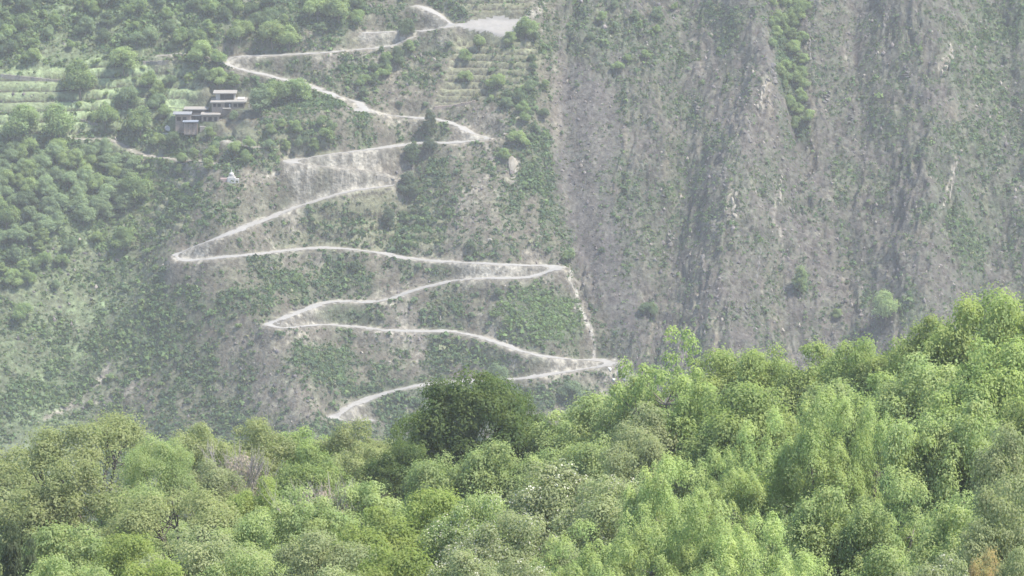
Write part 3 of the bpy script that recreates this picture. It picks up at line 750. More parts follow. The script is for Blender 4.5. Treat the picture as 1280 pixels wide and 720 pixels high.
def spread(poly, n, rmin, fixed=[]):
    P = []; tries = 0
    xs_ = [p[0] for p in poly]; ys_ = [p[1] for p in poly]
    while len(P) < n and tries < n * 60:
        tries += 1
        x = random.uniform(min(xs_), max(xs_)); y = random.uniform(min(ys_), max(ys_))
        if poly_sd(np.array([x]), np.array([y]), poly)[0] < 0: continue
        if any((x - a) ** 2 + ((y - b) * 1.4) ** 2 < rmin ** 2 for a, b in P): continue
        if 203 < x < 330 and 106 < y < 172: continue
        if any((x - h[0]) ** 2 + (y - h[1]) ** 2 < (h[2] * .9) ** 2 for h in HT[:55]): continue
        P.append((x, y))
    return P
SETS = [
 ([(-20, -20), (470, -25), (440, 30), (380, 40), (280, 30), (240, 60), (150, 62), (80, 60), (-20, 62)], 72, 15, (6, 13), ['hill', 'hill_dark', 'hill_dark', 'hill_soft', 'hill_blue', 'hill'], 'tree in the scrubby wood above the terrace fields', 'trees of the upper left wood'),
 ([(-20, 185), (60, 178), (150, 188), (172, 215), (155, 262), (90, 275), (60, 300), (-20, 300)], 66, 13, (10, 15), ['hill_soft', 'hill_soft', 'hill_bright', 'hill_soft'], 'tree in the dense grove under the footpath', 'trees of the left grove'),
 ([(180, 95), (262, 92), (300, 100), (262, 118), (250, 132), (200, 135), (185, 120)], 10, 15, (8, 13), ['hill', 'hill_bright', 'hill_blue'], 'tree crowding behind the two stone houses', 'trees behind the houses'),
 ([(300, 150), (420, 145), (410, 180), (350, 195), (220, 212), (230, 190), (290, 180)], 20, 14, (6, 11), ['hill', 'hill_bright', 'hill_blue'], 'orchard tree on the slope below the two stone houses', 'orchard trees below the houses'),
 ([(-20, 300), (60, 300), (130, 290), (120, 330), (40, 350), (-20, 350)], 12, 17, (8, 13), ['hill', 'hill_bright', 'hill_blue'], 'tree on the bank between the grove and the bare left slope', 'trees under the grove'),
 ([(510, 45), (520, 60), (480, 100), (452, 128), (440, 118), (470, 80)], 11, 11, (7, 10), ['hill_dark', 'hill'], 'tree in the diagonal strip falling from the top road', 'trees of the diagonal strip'),
 ([(630, 110), (670, 40), (685, 60), (680, 150), (668, 190), (640, 180)], 13, 14, (6, 10), ['hill', 'hill_dark', 'hill_blue'], 'small tree in the belt right of the stepped terraces', 'trees right of the stepped terraces'),
 ([(960, -15), (1005, -15), (1008, 110), (1015, 165), (992, 165), (965, 75)], 38, 8, (7, 10), ['hill', 'hill_bright', 'hill'], 'small tree in the narrow gully between the grey cliffs', 'trees of the cliff gully'),
 ([(735, -10), (850, -10), (850, 60), (790, 90), (730, 70)], 12, 18, (5, 8), ['hill_blue', 'hill'], 'small tree on the scrub slope at the top, left of the cliffs', 'trees left of the cliffs'),
]
for poly, n, rm, (r0, r1), tones, lab, grp in SETS:
    for x, y in spread(poly, n, rm):
        tall = random.random() < .25
        tone = random.choice(tones)
        look = ('narrow ' if tall else 'round ') + {'hill_dark': 'dark green', 'hill_bright': 'bright green', 'hill_soft': 'pale green', 'hill_blue': 'bluish green'}.get(tone, 'green')
        L2, G2 = look + ' ' + lab, grp
        if grp == 'trees of the upper left wood':
            pl = 'above the terrace fields at the far left' if x < 90 else 'above the lone tree over the fields' if x < 190 else 'left of the upper road bend' if x < 280 else 'above the straight upper road'
            L2 = look + ' tree in the scrubby wood ' + pl
        if grp == 'trees of the left grove':
            pl = ('upper ' if y < 240 else 'lower ') + ('left part' if x < 70 else 'right part')
            L2 = look + ' tree in the ' + pl + ' of the grove under the footpath'
        ht(x, y, random.uniform(r0, r1) * (.7 if tall else 1), tone, L2, L2.replace(' tree ', ' trees ', 1), 'hillpop' if tall else 'hill', 1.5 if tall else 1.0)
hx, hy, hz = hit([h[0] for h in HT], [h[1] + h[2] * (0.75 if h[7] == 1 else 0.8 * h[7] * 1.0) for h in HT])
for (px, py, r, tone, lab, grp, sp, hf), x, y, z in zip(HT, hx, hy, hz):
    s = y / F * 1.02
    w = 2 * r * s * 1.03
    hgt = 2 * r * s * (0.95 if hf == 1 else hf)
    plant('hill_tree' if sp == 'hill' else 'narrow_tree', sp, (x, y, z - 0.3), w, hgt, tone, lab, 'tree', grp)

# shrubs one can tell apart
def region(px, py):
    if px > 1090: return 'low green shrub on the right hand end of the grey mountain face', 'shrubs at the right end of the face'
    if px > 780: return 'low shrub growing on the grey cliffs in the middle right', 'shrubs on the cliffs'
    if px > 690: return 'shrub on the slope beside the grey scree right of the zigzag road', 'shrubs by the scree'
    if py < 150: return ('shrub between the upper dirt roads and the stepped terraces', 'shrubs between the upper roads') if px > 300 else ('shrub at the upper left among trees and terrace fields', 'shrubs among the terrace fields')
    if px < 230: return 'shrub on the left slope beyond the spur of the zigzag road', 'shrubs on the left slope'
    if py < 320: return 'shrub on the slope above the long middle road', 'shrubs above the long middle road'
    if py < 410: return 'shrub between the two middle legs of the zigzag road', 'shrubs between the middle road legs'
    return 'shrub on the lowest slope under the zigzag road', 'shrubs on the lowest slope'
SH = []; tries = 0
while len(SH) < 285 and tries < 9000:
    tries += 1
    x = random.uniform(-10, 1290); y = random.uniform(-5, 545)
    v = float(veg(np.array([x]), np.array([y]))[0][0])
    if random.random() > v ** 1.5 + 0.03: continue
    if any((x - a) ** 2 + (y - b) ** 2 < 12 ** 2 for a, b, *_ in SH): continue
    X0, Y0, Z0 = hit(x, y)
    if samp(RB, X0, Y0)[0] < 1.6: continue
    if 212 < x < 322 and 112 < y < 170: continue
    if float(poly_sd(np.array([x]), np.array([y]), YARD)[0]) > -5: continue
    SH.append((x, y, float(X0[0]), float(Y0[0]), float(Z0[0]), v))
for x, y, a, b, c, v in SH:
    lab, grp = region(x, y)
    r = random.uniform(3.0, 5.8) * (0.8 if x > 690 else 1)
    s = b / F
    plant('shrub', 'bush', (a, b, c - 0.15), 2 * r * s, 1.5 * r * s, random.choice(['hill', 'hill_dark', 'hill_blue', 'hill_dark'] if x > 230 else ['hill', 'hill_bright', 'hill_blue']), lab, 'shrub', grp)

# the scrub that nobody could count, one mesh
N = 280000
sx_ = rng.uniform(-184, 184, N); sy_ = rng.uniform(1398, 1622, N)
sz_ = samp(H, sx_, sy_); qx, qy = project(sx_, sy_, sz_)
v_, a_, b_ = veg(qx, qy)
keep = (rng.uniform(0, 1, N) < v_ * 0.78 * np.maximum(0.2 + 1.1 * sstep(-.3, .22, fbm(sx_ / 6, sy_ / 8, 4, 808)), 1.15 * sstep(.55, 1.0, a_)) + 0.02) & (samp(RB, sx_, sy_) > 0.9 + rng.uniform(0, 1.2, N)) & (samp(yard_sd, sx_, sy_) < -3)
keep &= ~((rng.uniform(0, 1, N) < 0.75) & (samp(TM, sx_, sy_) > 0.5) & (qy < 135))
keep &= ~((rng.uniform(0, 1, N) < 0.8) & (samp(FM, sx_, sy_) > 0.5))
keep &= ~((qx > 212) & (qx < 322) & (qy > 112) & (qy < 172)) & (qy < 600)
keep &= rng.uniform(0, 1, N) < np.where(qy > 535, 0.5, 1)
sx_, sy_, sz_, qx, qy, v_ = [t[keep] for t in (sx_, sy_, sz_, qx, qy, v_)]
n = len(sx_)
siz = rng.gamma(4.5, 0.125, n) * np.where(qx > 690, 0.85, 1.0) * (0.75 + 0.5 * v_)
siz = np.clip(0.95 * siz * (1 + .35 * fbm(sx_ / 6, sy_ / 8, 4, 808)), 0.3, 1.9)
K = 10
dd = rng.normal(size=(n, K, 3)); dd[..., 2] = np.abs(dd[..., 2]) * 1.0; dd = unit(dd)
pc = np.stack([sx_, sy_, sz_], -1)[:, None] + dd * (siz[:, None] * rng.uniform(.55, 1.0, (n, K)))[..., None] * np.array((1, 1, .85))
nn = unit(dd + .3 * rng.normal(size=dd.shape))
t = rng.normal(size=(n, K, 3)); t = unit(t - nn * np.sum(t * nn, -1, keepdims=True)); bb = np.cross(nn, t)
Ls = (siz[:, None] * rng.uniform(.5, .8, (n, K)))[..., None]
vv = np.stack([pc - t * Ls * .6 - bb * Ls * .5, pc + bb * Ls * .75, pc + t * Ls * .7 - bb * Ls * .2], 2)
tones = np.array([(0.070, 0.100, 0.050), (0.095, 0.125, 0.060), (0.060, 0.085, 0.050), (0.120, 0.150, 0.070), (0.135, 0.130, 0.085), (0.18, 0.165, 0.12)])
left = sstep(260, 120, qx)[:, None]
pr = np.where(left > .5, np.array([[.28, .27, .14, .25, .05, .01]]), np.array([[.34, .22, .30, .06, .07, .01]]))
ti = (pr.cumsum(1) > rng.uniform(0, 1, (n, 1))).argmax(1)
bright = ell(qx, qy, 670, 395, 60, 40)[:, None]
tc = tones[ti] * (1 - .6 * bright) + np.array((0.12, 0.16, 0.06)) * .6 * bright
tc *= 0.92 * np.array((.96, 1.07, .92)) * np.array((1, 1, .92)) * rng.uniform(.75, 1.3, (n, 1))
me = mesh_np('scrub', vv.reshape(-1, 3), np.arange(n * K * 3).reshape(-1, 3), 3)
ca = me.color_attributes.new('tone', 'FLOAT_COLOR', 'POINT')
tcol = np.repeat(np.c_[tc, np.ones(n)], K * 3, 0).astype(np.float32)
ca.data.foreach_set('color', tcol.ravel())
link('scrub', me, M['scrub'], kind='stuff', label='low mixed scrub scattered over the whole mountainside', category='scrub')
print('scrub bushes', n)

# ------------------------------------------------------------------ rocks
def rock_mesh(seed, flat=.7):
    r = np.random.default_rng(seed)
    import bmesh
    bm = bmesh.new(); bmesh.ops.create_icosphere(bm, subdivisions=3, radius=1)
    cuts = unit(r.normal(size=(9, 3))); offs = r.uniform(.45, .85, 9)
    for v in bm.verts:
        p = np.array(v.co)
        for c, o in zip(cuts, offs):
            dd_ = p @ c - o
            if dd_ > 0: p = p - c * dd_ * .92
        p = p * (1 + .10 * vn(np.array([p[0] * 4 + seed]), np.array([p[1] * 4 + p[2] * 5]), seed)[0])
        v.co = Vector(p)
    me = bpy.data.meshes.new('rock_mesh'); bm.to_mesh(me); bm.free()
    return me
RM = [rock_mesh(s) for s in range(5)]
def place_rock(px, py, w, h, mat, label, k=0, name='rock', group=None, rot=0, cat='rock'):
    x, y, z = [float(v[0]) for v in hit(px, py)]
    s = y / F
    o = link(name, RM[k % 5], M[mat], loc=(x, y + w * s * .15, z), label=label, category=cat)
    if o.material_slots: o.material_slots[0].link = 'OBJECT'; o.material_slots[0].material = M[mat]
    o.scale = (w * s * .6, w * s * .4, h * s * .62); o.rotation_euler = (-0.75, rot, random.uniform(-.4, .4))
    if group: o['group'] = group
    return o
crags = [
 (917, 262, 13, 44, 'rock_pale', 'tall buff crag above the scar in the middle of the cliffs', 0.05),
 (905, 222, 9, 24, 'rock', 'upright grey crag on top of the buff scar', 0),
 (952, 118, 10, 34, 'rock_pale', 'long leaning buff slab left of the green gully', .25),
 (935, 165, 9, 30, 'rock', 'narrow grey rib below the leaning buff slab', 0),
 (968, 92, 14, 26, 'rock', 'broken dark crag on the crest beside the green gully', -.2),
 (975, 238, 8, 38, 'rock_pale', 'thin pale rib on the rock face under the end of the gully', .05),
 (1184, 78, 12, 34, 'rock_pale', 'bright leaning rock scar high on the right hand face', .4),
 (1190, 225, 8, 46, 'rock_pale', 'long thin pale crag line on the right hand face', .2),
 (1108, 22, 9, 26, 'rock', 'small pale streaked crag near the top edge, right half', .35),
 (1033, 122, 16, 14, 'rock', 'grey boulder like crag right of the gully', 0),
 (1063, 150, 14, 12, 'rock', 'dark capped crag right of and below the gully crag', 0),
 (1133, 90, 16, 16, 'rock', 'blocky crag left of the bright leaning scar', 0),
 (838, 298, 14, 20, 'rock', 'dark rock knob on the grey slope right of the scree', 0),
 (880, 330, 9, 34, 'rock', 'vertical grey rib low in the middle of the cliffs', 0),
 (932, 388, 12, 18, 'rock', 'small crag above the foreground trees', 0),
 (948, 330, 8, 40, 'rock', 'tall slim rib low on the face, right of the buff crag', .05),
 (1013, 60, 9, 34, 'rock', 'upright rib on the right side of the green gully', 0),
 (870, 135, 15, 14, 'rock', 'grey crag on the left shoulder of the cliffs', 0),
 (1235, 380, 9, 12, 'rock', 'low crag at the far right just above the foreground crowns', 0)]
for i, (px, py, w, h, m_, lab, ro) in enumerate(crags):
    x, y, z = [float(v[0]) for v in hit(px, py)]
    e = empty('crag', (x, y, z), lab, 'crag')
    nr = 5 + i % 3
    for k in range(nr):
        tt = (k + .5) / nr - .5
        qx_ = px + tt * h * math.sin(ro) + random.uniform(-.3, .3) * w * .6; qy_ = py - tt * h * math.cos(ro)
        x1, y1, z1 = [float(v[0]) for v in hit(qx_, qy_)]
        o = link('rock', RM[(i + k) % 5], M[m_], e, loc=(x1 - x, y1 - y + .25, z1 - z - .1))
        if o.material_slots: o.material_slots[0].link = 'OBJECT'; o.material_slots[0].material = M[m_]
        ss = y / F
        o.scale = (w * ss * random.uniform(.15, .34), w * ss * .3, h * ss / nr * random.uniform(.6, 1.1)); o.rotation_euler = (random.uniform(-.9, -.3), ro + random.uniform(-.3, .3), random.uniform(-.6, .6))
place_rock(640, 208, 14, 26, 'rock_pale', 'pale buff rock scar right of the small tree below the earth slip', 1, 'crag')
place_rock(727, 493, 5, 5, 'boulder', 'small white boulder low on the slope behind the dark foreground tree', 0, 'boulder')
for i, (px, py) in enumerate([(772, 466), (780, 474), (788, 480), (766, 476), (776, 486), (796, 488), (762, 462)]):
    place_rock(px, py, random.uniform(5, 9), random.uniform(4, 7), 'boulder', 'pale tumbled boulder below the lowest right hairpin', i, 'boulder', 'boulders below the lowest right hairpin')
for i, (px, py) in enumerate([(560, 240), (585, 262), (612, 300), (628, 290), (490, 60), (543, 75), (530, 95), (632, 168), (600, 196)]):
    place_rock(px, py, random.uniform(4, 7), random.uniform(4, 6), 'rock_pale', 'pale rock on the broken ground in the middle of the slope', i, 'boulder', 'rocks on the broken middle slope')

n = 34000
lx_ = rng.uniform(-184, 184, n); ly_ = rng.uniform(1400, 1622, n); lz_ = samp(H, lx_, ly_); qx, qy = project(lx_, ly_, lz_)
rkv = samp(rk, lx_, ly_); vbv = samp(VB, lx_, ly_)
keep = (rng.uniform(0, 1, n) < np.clip(.32 * rkv + .5 * vbv, .04, .6)) & (samp(RB, lx_, ly_) > .6) & (qy < 600) & (samp(yard_sd, lx_, ly_) < -2)
lx_, ly_, lz_ = lx_[keep], ly_[keep], lz_[keep]; n = len(lx_)
ov = np.array([(1, 0, 0), (0, 1, 0), (-1, 0, 0), (0, -1, 0), (0, 0, 1), (0, 0, -1)], float)
of = np.array([(0, 1, 4), (1, 2, 4), (2, 3, 4), (3, 0, 4), (1, 0, 5), (2, 1, 5), (3, 2, 5), (0, 3, 5)])
sc_ = np.clip(rng.gamma(2.2, .17, n), .15, .85)[:, None, None] * rng.uniform(.5, 1.2, (n, 1, 3)) * np.array((1, .8, 1.25))
rv = (ov[None] + rng.uniform(-.35, .35, (n, 6, 3))) * sc_ + np.stack([lx_, ly_, lz_], -1)[:, None]
me = mesh_np('loose_rock', rv.reshape(-1, 3), (of[None] + np.arange(n)[:, None, None] * 6).reshape(-1, 3), 3)
rc_ = np.array([(.085, .075, .072), (.12, .104, .095), (.06, .054, .055), (.17, .15, .125)])[rng.choice(4, n, p=[.4, .3, .18, .12])] * rng.uniform(.8, 1.25, (n, 1))
ca = me.color_attributes.new('albedo', 'FLOAT_COLOR', 'POINT')
ca.data.foreach_set('color', np.repeat(np.c_[rc_, np.ones(n)], 6, 0).astype(np.float32).ravel())
link('loose_rock', me, M['slope'], kind='stuff', label='broken rock fragments strewn over the cliffs and bare ground', category='rock')

# ------------------------------------------------------------------ houses
import bmesh
def box_mesh(name, boxes, bev=0.0):
    bm = bmesh.new()
    for x0, x1, y0, y1, z0, z1 in boxes:
        g = bmesh.ops.create_cube(bm, size=1)['verts']
        for v in g:
            v.co = Vector(((x0 + x1) / 2 + v.co.x * (x1 - x0), (y0 + y1) / 2 + v.co.y * (y1 - y0), (z0 + z1) / 2 + v.co.z * (z1 - z0)))
    if bev: bmesh.ops.bevel(bm, geom=bm.edges[:], offset=bev, segments=1, affect='EDGES')
    me = bpy.data.meshes.new(name); bm.to_mesh(me); bm.free()
    return me
def bx(name, box, mat, parent, bev=0.03, label=None):
    o = link(name, box_mesh(name, [box] if not isinstance(box, list) else box, bev), M[mat], parent)
    if label: o['label'] = label
    return o
def window(parent, x0, x1, z0, z1, y=-0.0, mat='wood'):
    f = 0.09
    w = bx('window', [(x0, x1, y - .07, y + .05, z1 - f, z1), (x0, x1, y - .07, y + .05, z0, z0 + f), (x0, x0 + f, y - .07, y + .05, z0 + f + .004, z1 - f - .004), (x1 - f, x1, y - .07, y + .05, z0 + f + .004, z1 - f - .004)], mat, parent, 0)
    bx('pane', (x0 + f, x1 - f, y - .02, y + .02, z0 + f, z1 - f), 'timber', w, 0)
S_ = 0.262   # metres per pixel at the houses
x0, y0, z0 = [float(v[0]) for v in hit(285, 141)]
house = empty('stone_house', (x0, y0, z0), 'two storey stone house with flat pale roofs and a small set back top floor', 'house')
def hx_(p): return (p - 285) * S_
def hz_(p): return (141 - p) * S_ * 1.02
bx('wall', (hx_(264.5), hx_(306), 0, 7, -3.0, hz_(128.4)), 'stone', house, .05)
bx('upper_wall', (hx_(269), hx_(293), 3.2, 7.4, hz_(128.4) + .3, hz_(119) - .0), 'white', house, .03, 'pale wall of the top floor')
bx('roof', [(hx_(262.8), hx_(281.5), -.7, 7.6, hz_(128.4) + .003, hz_(127)), (hx_(281.5) + .01, hx_(308.5), -.5, 7.6, hz_(128.4) + .003, hz_(127) + .12)], 'mud', house, .04)
bx('upper_roof', (hx_(265.6), hx_(295.5), 2.2, 8.2, hz_(119) + .003, hz_(119) + .38), 'mud', house, .05)
bx('loggia_shade', (hx_(275), hx_(291.5), 3.10, 3.24, hz_(126.3), hz_(119.6)), 'timber', house, 0, 'dark sheet painted as the shade inside the top floor loggia')  # flat dark sheet on the wall, shade of the loggia painted in
for xx in (275.0, 280.4, 286, 291.3): bx('post', (hx_(xx) - .09, hx_(xx) + .09, 2.9, 3.08, hz_(127) + .13, hz_(119) - .003), 'wood', house, 0)
bx('doorway_shade', (hx_(281), hx_(289.5), -.06, .1, hz_(134.5), hz_(128.6)), 'timber', house, 0, 'dark panel painted as the shade of the recessed doorway')  # no real recess: doorway shade is painted as a dark panel
bx('door_panel', (hx_(286.4), hx_(288.2), -.12, -.07, hz_(134.4), hz_(129.8)), 'white', house, 0)
bx('balcony', (hx_(278.3), hx_(289), -1.3, -.065, hz_(135.6), hz_(134.6)), 'mud', house, .02)
for xx in (279, 288.4): bx('balcony_post', (hx_(xx) - .06, hx_(xx) + .06, -1.2, -1.08, hz_(141), hz_(135.6) - .003), 'wood', house, 0)
for a, b in ((266.5, 270), (272, 276), (292.2, 296.5), (298, 304)): window(house, hx_(a), hx_(b), hz_(133.6), hz_(129.6), -.03)
bx('parapet', (hx_(296), hx_(305), 3, 7.2, hz_(127) + .125, hz_(125.6)), 'white', house, .03)
bx('side_wall', (hx_(307), hx_(320), .4, 1.0, -2.6, hz_(135.5)), 'stone', house, .04, 'low broken yard wall')
bx('side_post', [(hx_(311), hx_(312.2), .5, .8, hz_(135.5), hz_(131.0)), (hx_(317), hx_(318), .5, .8, hz_(135.5), hz_(132))], 'white', house, 0)
bx('terrace_slab', (hx_(300), hx_(322), -2.2, .38, hz_(143.8), hz_(142.8)), 'mud', house, .04)
bx('terrace_wall', (hx_(301), hx_(321.5), -2.1, .35, -3.5, hz_(143.8) - .003), 'stone', house, .04)

x0, y0, z0 = [float(v[0]) for v in hit(246, 155)]
lo = empty('stone_farmhouse', (x0, y0, z0), 'low dark stone farmhouse with several overlapping flat grey roofs', 'house')
def lx(p): return (p - 246) * S_
def lz(p): return (155 - p) * S_ * 1.02
bx('wall', (lx(219), lx(239), 0, 4, -3, lz(143.0)), 'stone', lo, .05)
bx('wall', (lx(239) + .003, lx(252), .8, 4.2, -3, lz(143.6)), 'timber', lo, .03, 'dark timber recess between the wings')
bx('wall', (lx(252) + .003, lx(274), -.1, 4, -3, lz(143.6)), 'stone', lo, .05)
bx('back_wall', (lx(230), lx(258.5), 4.22, 8, -1, lz(140.2)), 'timber', lo, .03)
bx('roof', (lx(216), lx(239.5), -.9, 4.0, lz(143.0) + .003, lz(143.0) + .32), 'slate', lo, .04)
bx('roof', (lx(251), lx(276), -1.0, 4.0, lz(143.6) + .003, lz(143.6) + .34), 'mud', lo, .04)
bx('roof', (lx(228.5), lx(260), 3.9, 9.0, lz(140.2) + .003, lz(140.2) + .36), 'mud', lo, .04)
bx('roof', (lx(239.5) + .003, lx(251) - .003, .4, 4.1, lz(143.6) - .4, lz(143.6) - .15), 'slate', lo, .02)
bx('lean_to_roof', (lx(229), lx(248.5), -3.6, -.12, lz(150.6), lz(150.6) + .22), 'tin', lo, .02, 'bluish metal lean-to roof')
for xx in (230, 236, 242, 248): bx('post', (lx(xx) - .08, lx(xx) + .08, -3.4, -3.22, -2, lz(150.6) - .003), 'wood', lo, 0)
bx('lean_to_wall', (lx(230.5), lx(247), -3.1, -.12, -3, lz(152.5)), 'stone', lo, .03)
for a, b in ((221, 226), (228.5, 233), (254.5, 258), (260.5, 265), (268, 271.5)): window(lo, lx(a), lx(b), lz(151), lz(146.2), -.02 if a < 240 else -.12)
for xx in (241, 245, 249): bx('post', (lx(xx) - .1, lx(xx) + .1, .55, .77, -1, lz(143.6) - .41), 'wood', lo, 0)
bx('doorstep', (lx(250), lx(258), -1.6, -.2, -2.5, -.5), 'mud', lo, .05)
x0, y0, z0 = [float(v[0]) for v in hit(244, 161)]
def lathe(name, prof, mat, parent, seg=14, x=0):
    vs, fs = tube([(x, 0, z) for r_, z in prof], [r_ for r_, z in prof], seg)
    return link(name, mesh_np(name, vs, fs, 4, True), M[mat], parent)
for px, py, w_, h_, mt, lb in ((244, 161.5, 3.2, 2.0, 'pink', 'small pinkish lean-to hut in the yard under the lower farmhouse'), (207, 168, 8, 2.0, 'white', 'long pale stone trough beside the footpath trees below the white rock')):
    x0, y0, z0 = [float(v[0]) for v in hit(px, py)]
    t_ = empty('yard_hut' if mt == 'pink' else 'stone_trough', (x0, y0, z0), lb, 'hut' if mt == 'pink' else 'trough')
    ww, hh = w_ * S_ / 2, h_ * S_
    if mt == 'pink':
        bx('wall', (-ww, ww, -.5, .6, -.6, hh), 'pink', t_); bx('roof', (-ww - .15, ww + .15, -.7, .8, hh + .003, hh + .12), 'slate', t_)
    else:
        bx('trough_side', [(-ww, ww, -.5, -.35, -.4, hh), (-ww, ww, .35, .5, -.4, hh), (-ww, -ww + .15, -.345, .345, -.4, hh), (ww - .15, ww, -.345, .345, -.4, hh)], 'white', t_, 0)
        bx('trough_floor', (-ww + .16, ww - .16, -.34, .34, -.4, .1), 'stone', t_, 0)
place_rock(210, 160, 7, 8, 'boulder', 'white rock left of and below the lower farmhouse', 2, 'boulder')

# whitewashed shrine on the spur
x0, y0, z0 = [float(v[0]) for v in hit(289.5, 224)]
sh = empty('stupa', (x0, y0, z0), 'small whitewashed stupa shrine with a pinkish base wall on the spur', 'shrine')
bx('base', (-1.3, 1.3, -1.3, 1.3, -1.2, .7), 'white', sh, .05)
bx('plinth', (-.95, .95, -.95, .95, .703, 1.15), 'white', sh, .04)
lathe('dome', [(.62, 1.153), (.82, 1.5), (.8, 1.85), (.55, 2.15), (.2, 2.25)], 'white', sh)
lathe('spire', [(.22, 2.2), (.2, 2.5), (.12, 2.9), (.03, 3.3)], 'white', sh, 10)
bx('base_wall', (-3.6, -1.32, -.9, .3, -1.2, .45), 'pink', sh, .05)
bx('base_wall', (1.32, 2.4, -.7, .4, -1.2, .2), 'white', sh, .05, 'white low base wall')

# dry stone walls at the edges of terraces
for pts, lab in (([(0, 95), (40, 99), (80, 103)], 'pale stone wall along the top terrace field at the left edge'),
                 ([(178, 79), (195, 79), (212, 78)], 'short pale stone wall right of the lone round tree'),
                 ([(94, 150), (110, 154), (124, 157)], 'broken stone wall below the terrace fields'),
                 ([(595, 128), (565, 134), (540, 136)], 'dark dry stone wall at the foot of the stepped terraces'),
                 ([(470, 221), (487, 224), (497, 228)], 'low retaining wall above the second road leg, by the gully trees')):
    q = smooth_line(pts, 3)[::4]
    wx, wy, wz = hit(q[:, 0], q[:, 1])
    cx_, cy_, cz_ = wx.mean(), wy.mean(), wz.mean()
    e = empty('stone_wall', (cx_, cy_, cz_), lab, 'wall')
    for (a, b, c), (a2, b2, c2) in zip(zip(wx, wy, wz), zip(wx[1:], wy[1:], wz[1:])):
        L_ = math.hypot(a2 - a, b2 - b)
        o = bx('wall_section', (-L_ / 2, L_ / 2, -.25, .25, -.8, .75 + random.uniform(-.1, .1)), 'stone' if 'dark' in lab else 'path', e, .06)
        o.location = ((a + a2) / 2 - cx_, (b + b2) / 2 - cy_, (c + c2) / 2 - cz_); o.rotation_euler = (0, 0, math.atan2(b2 - b, a2 - a))

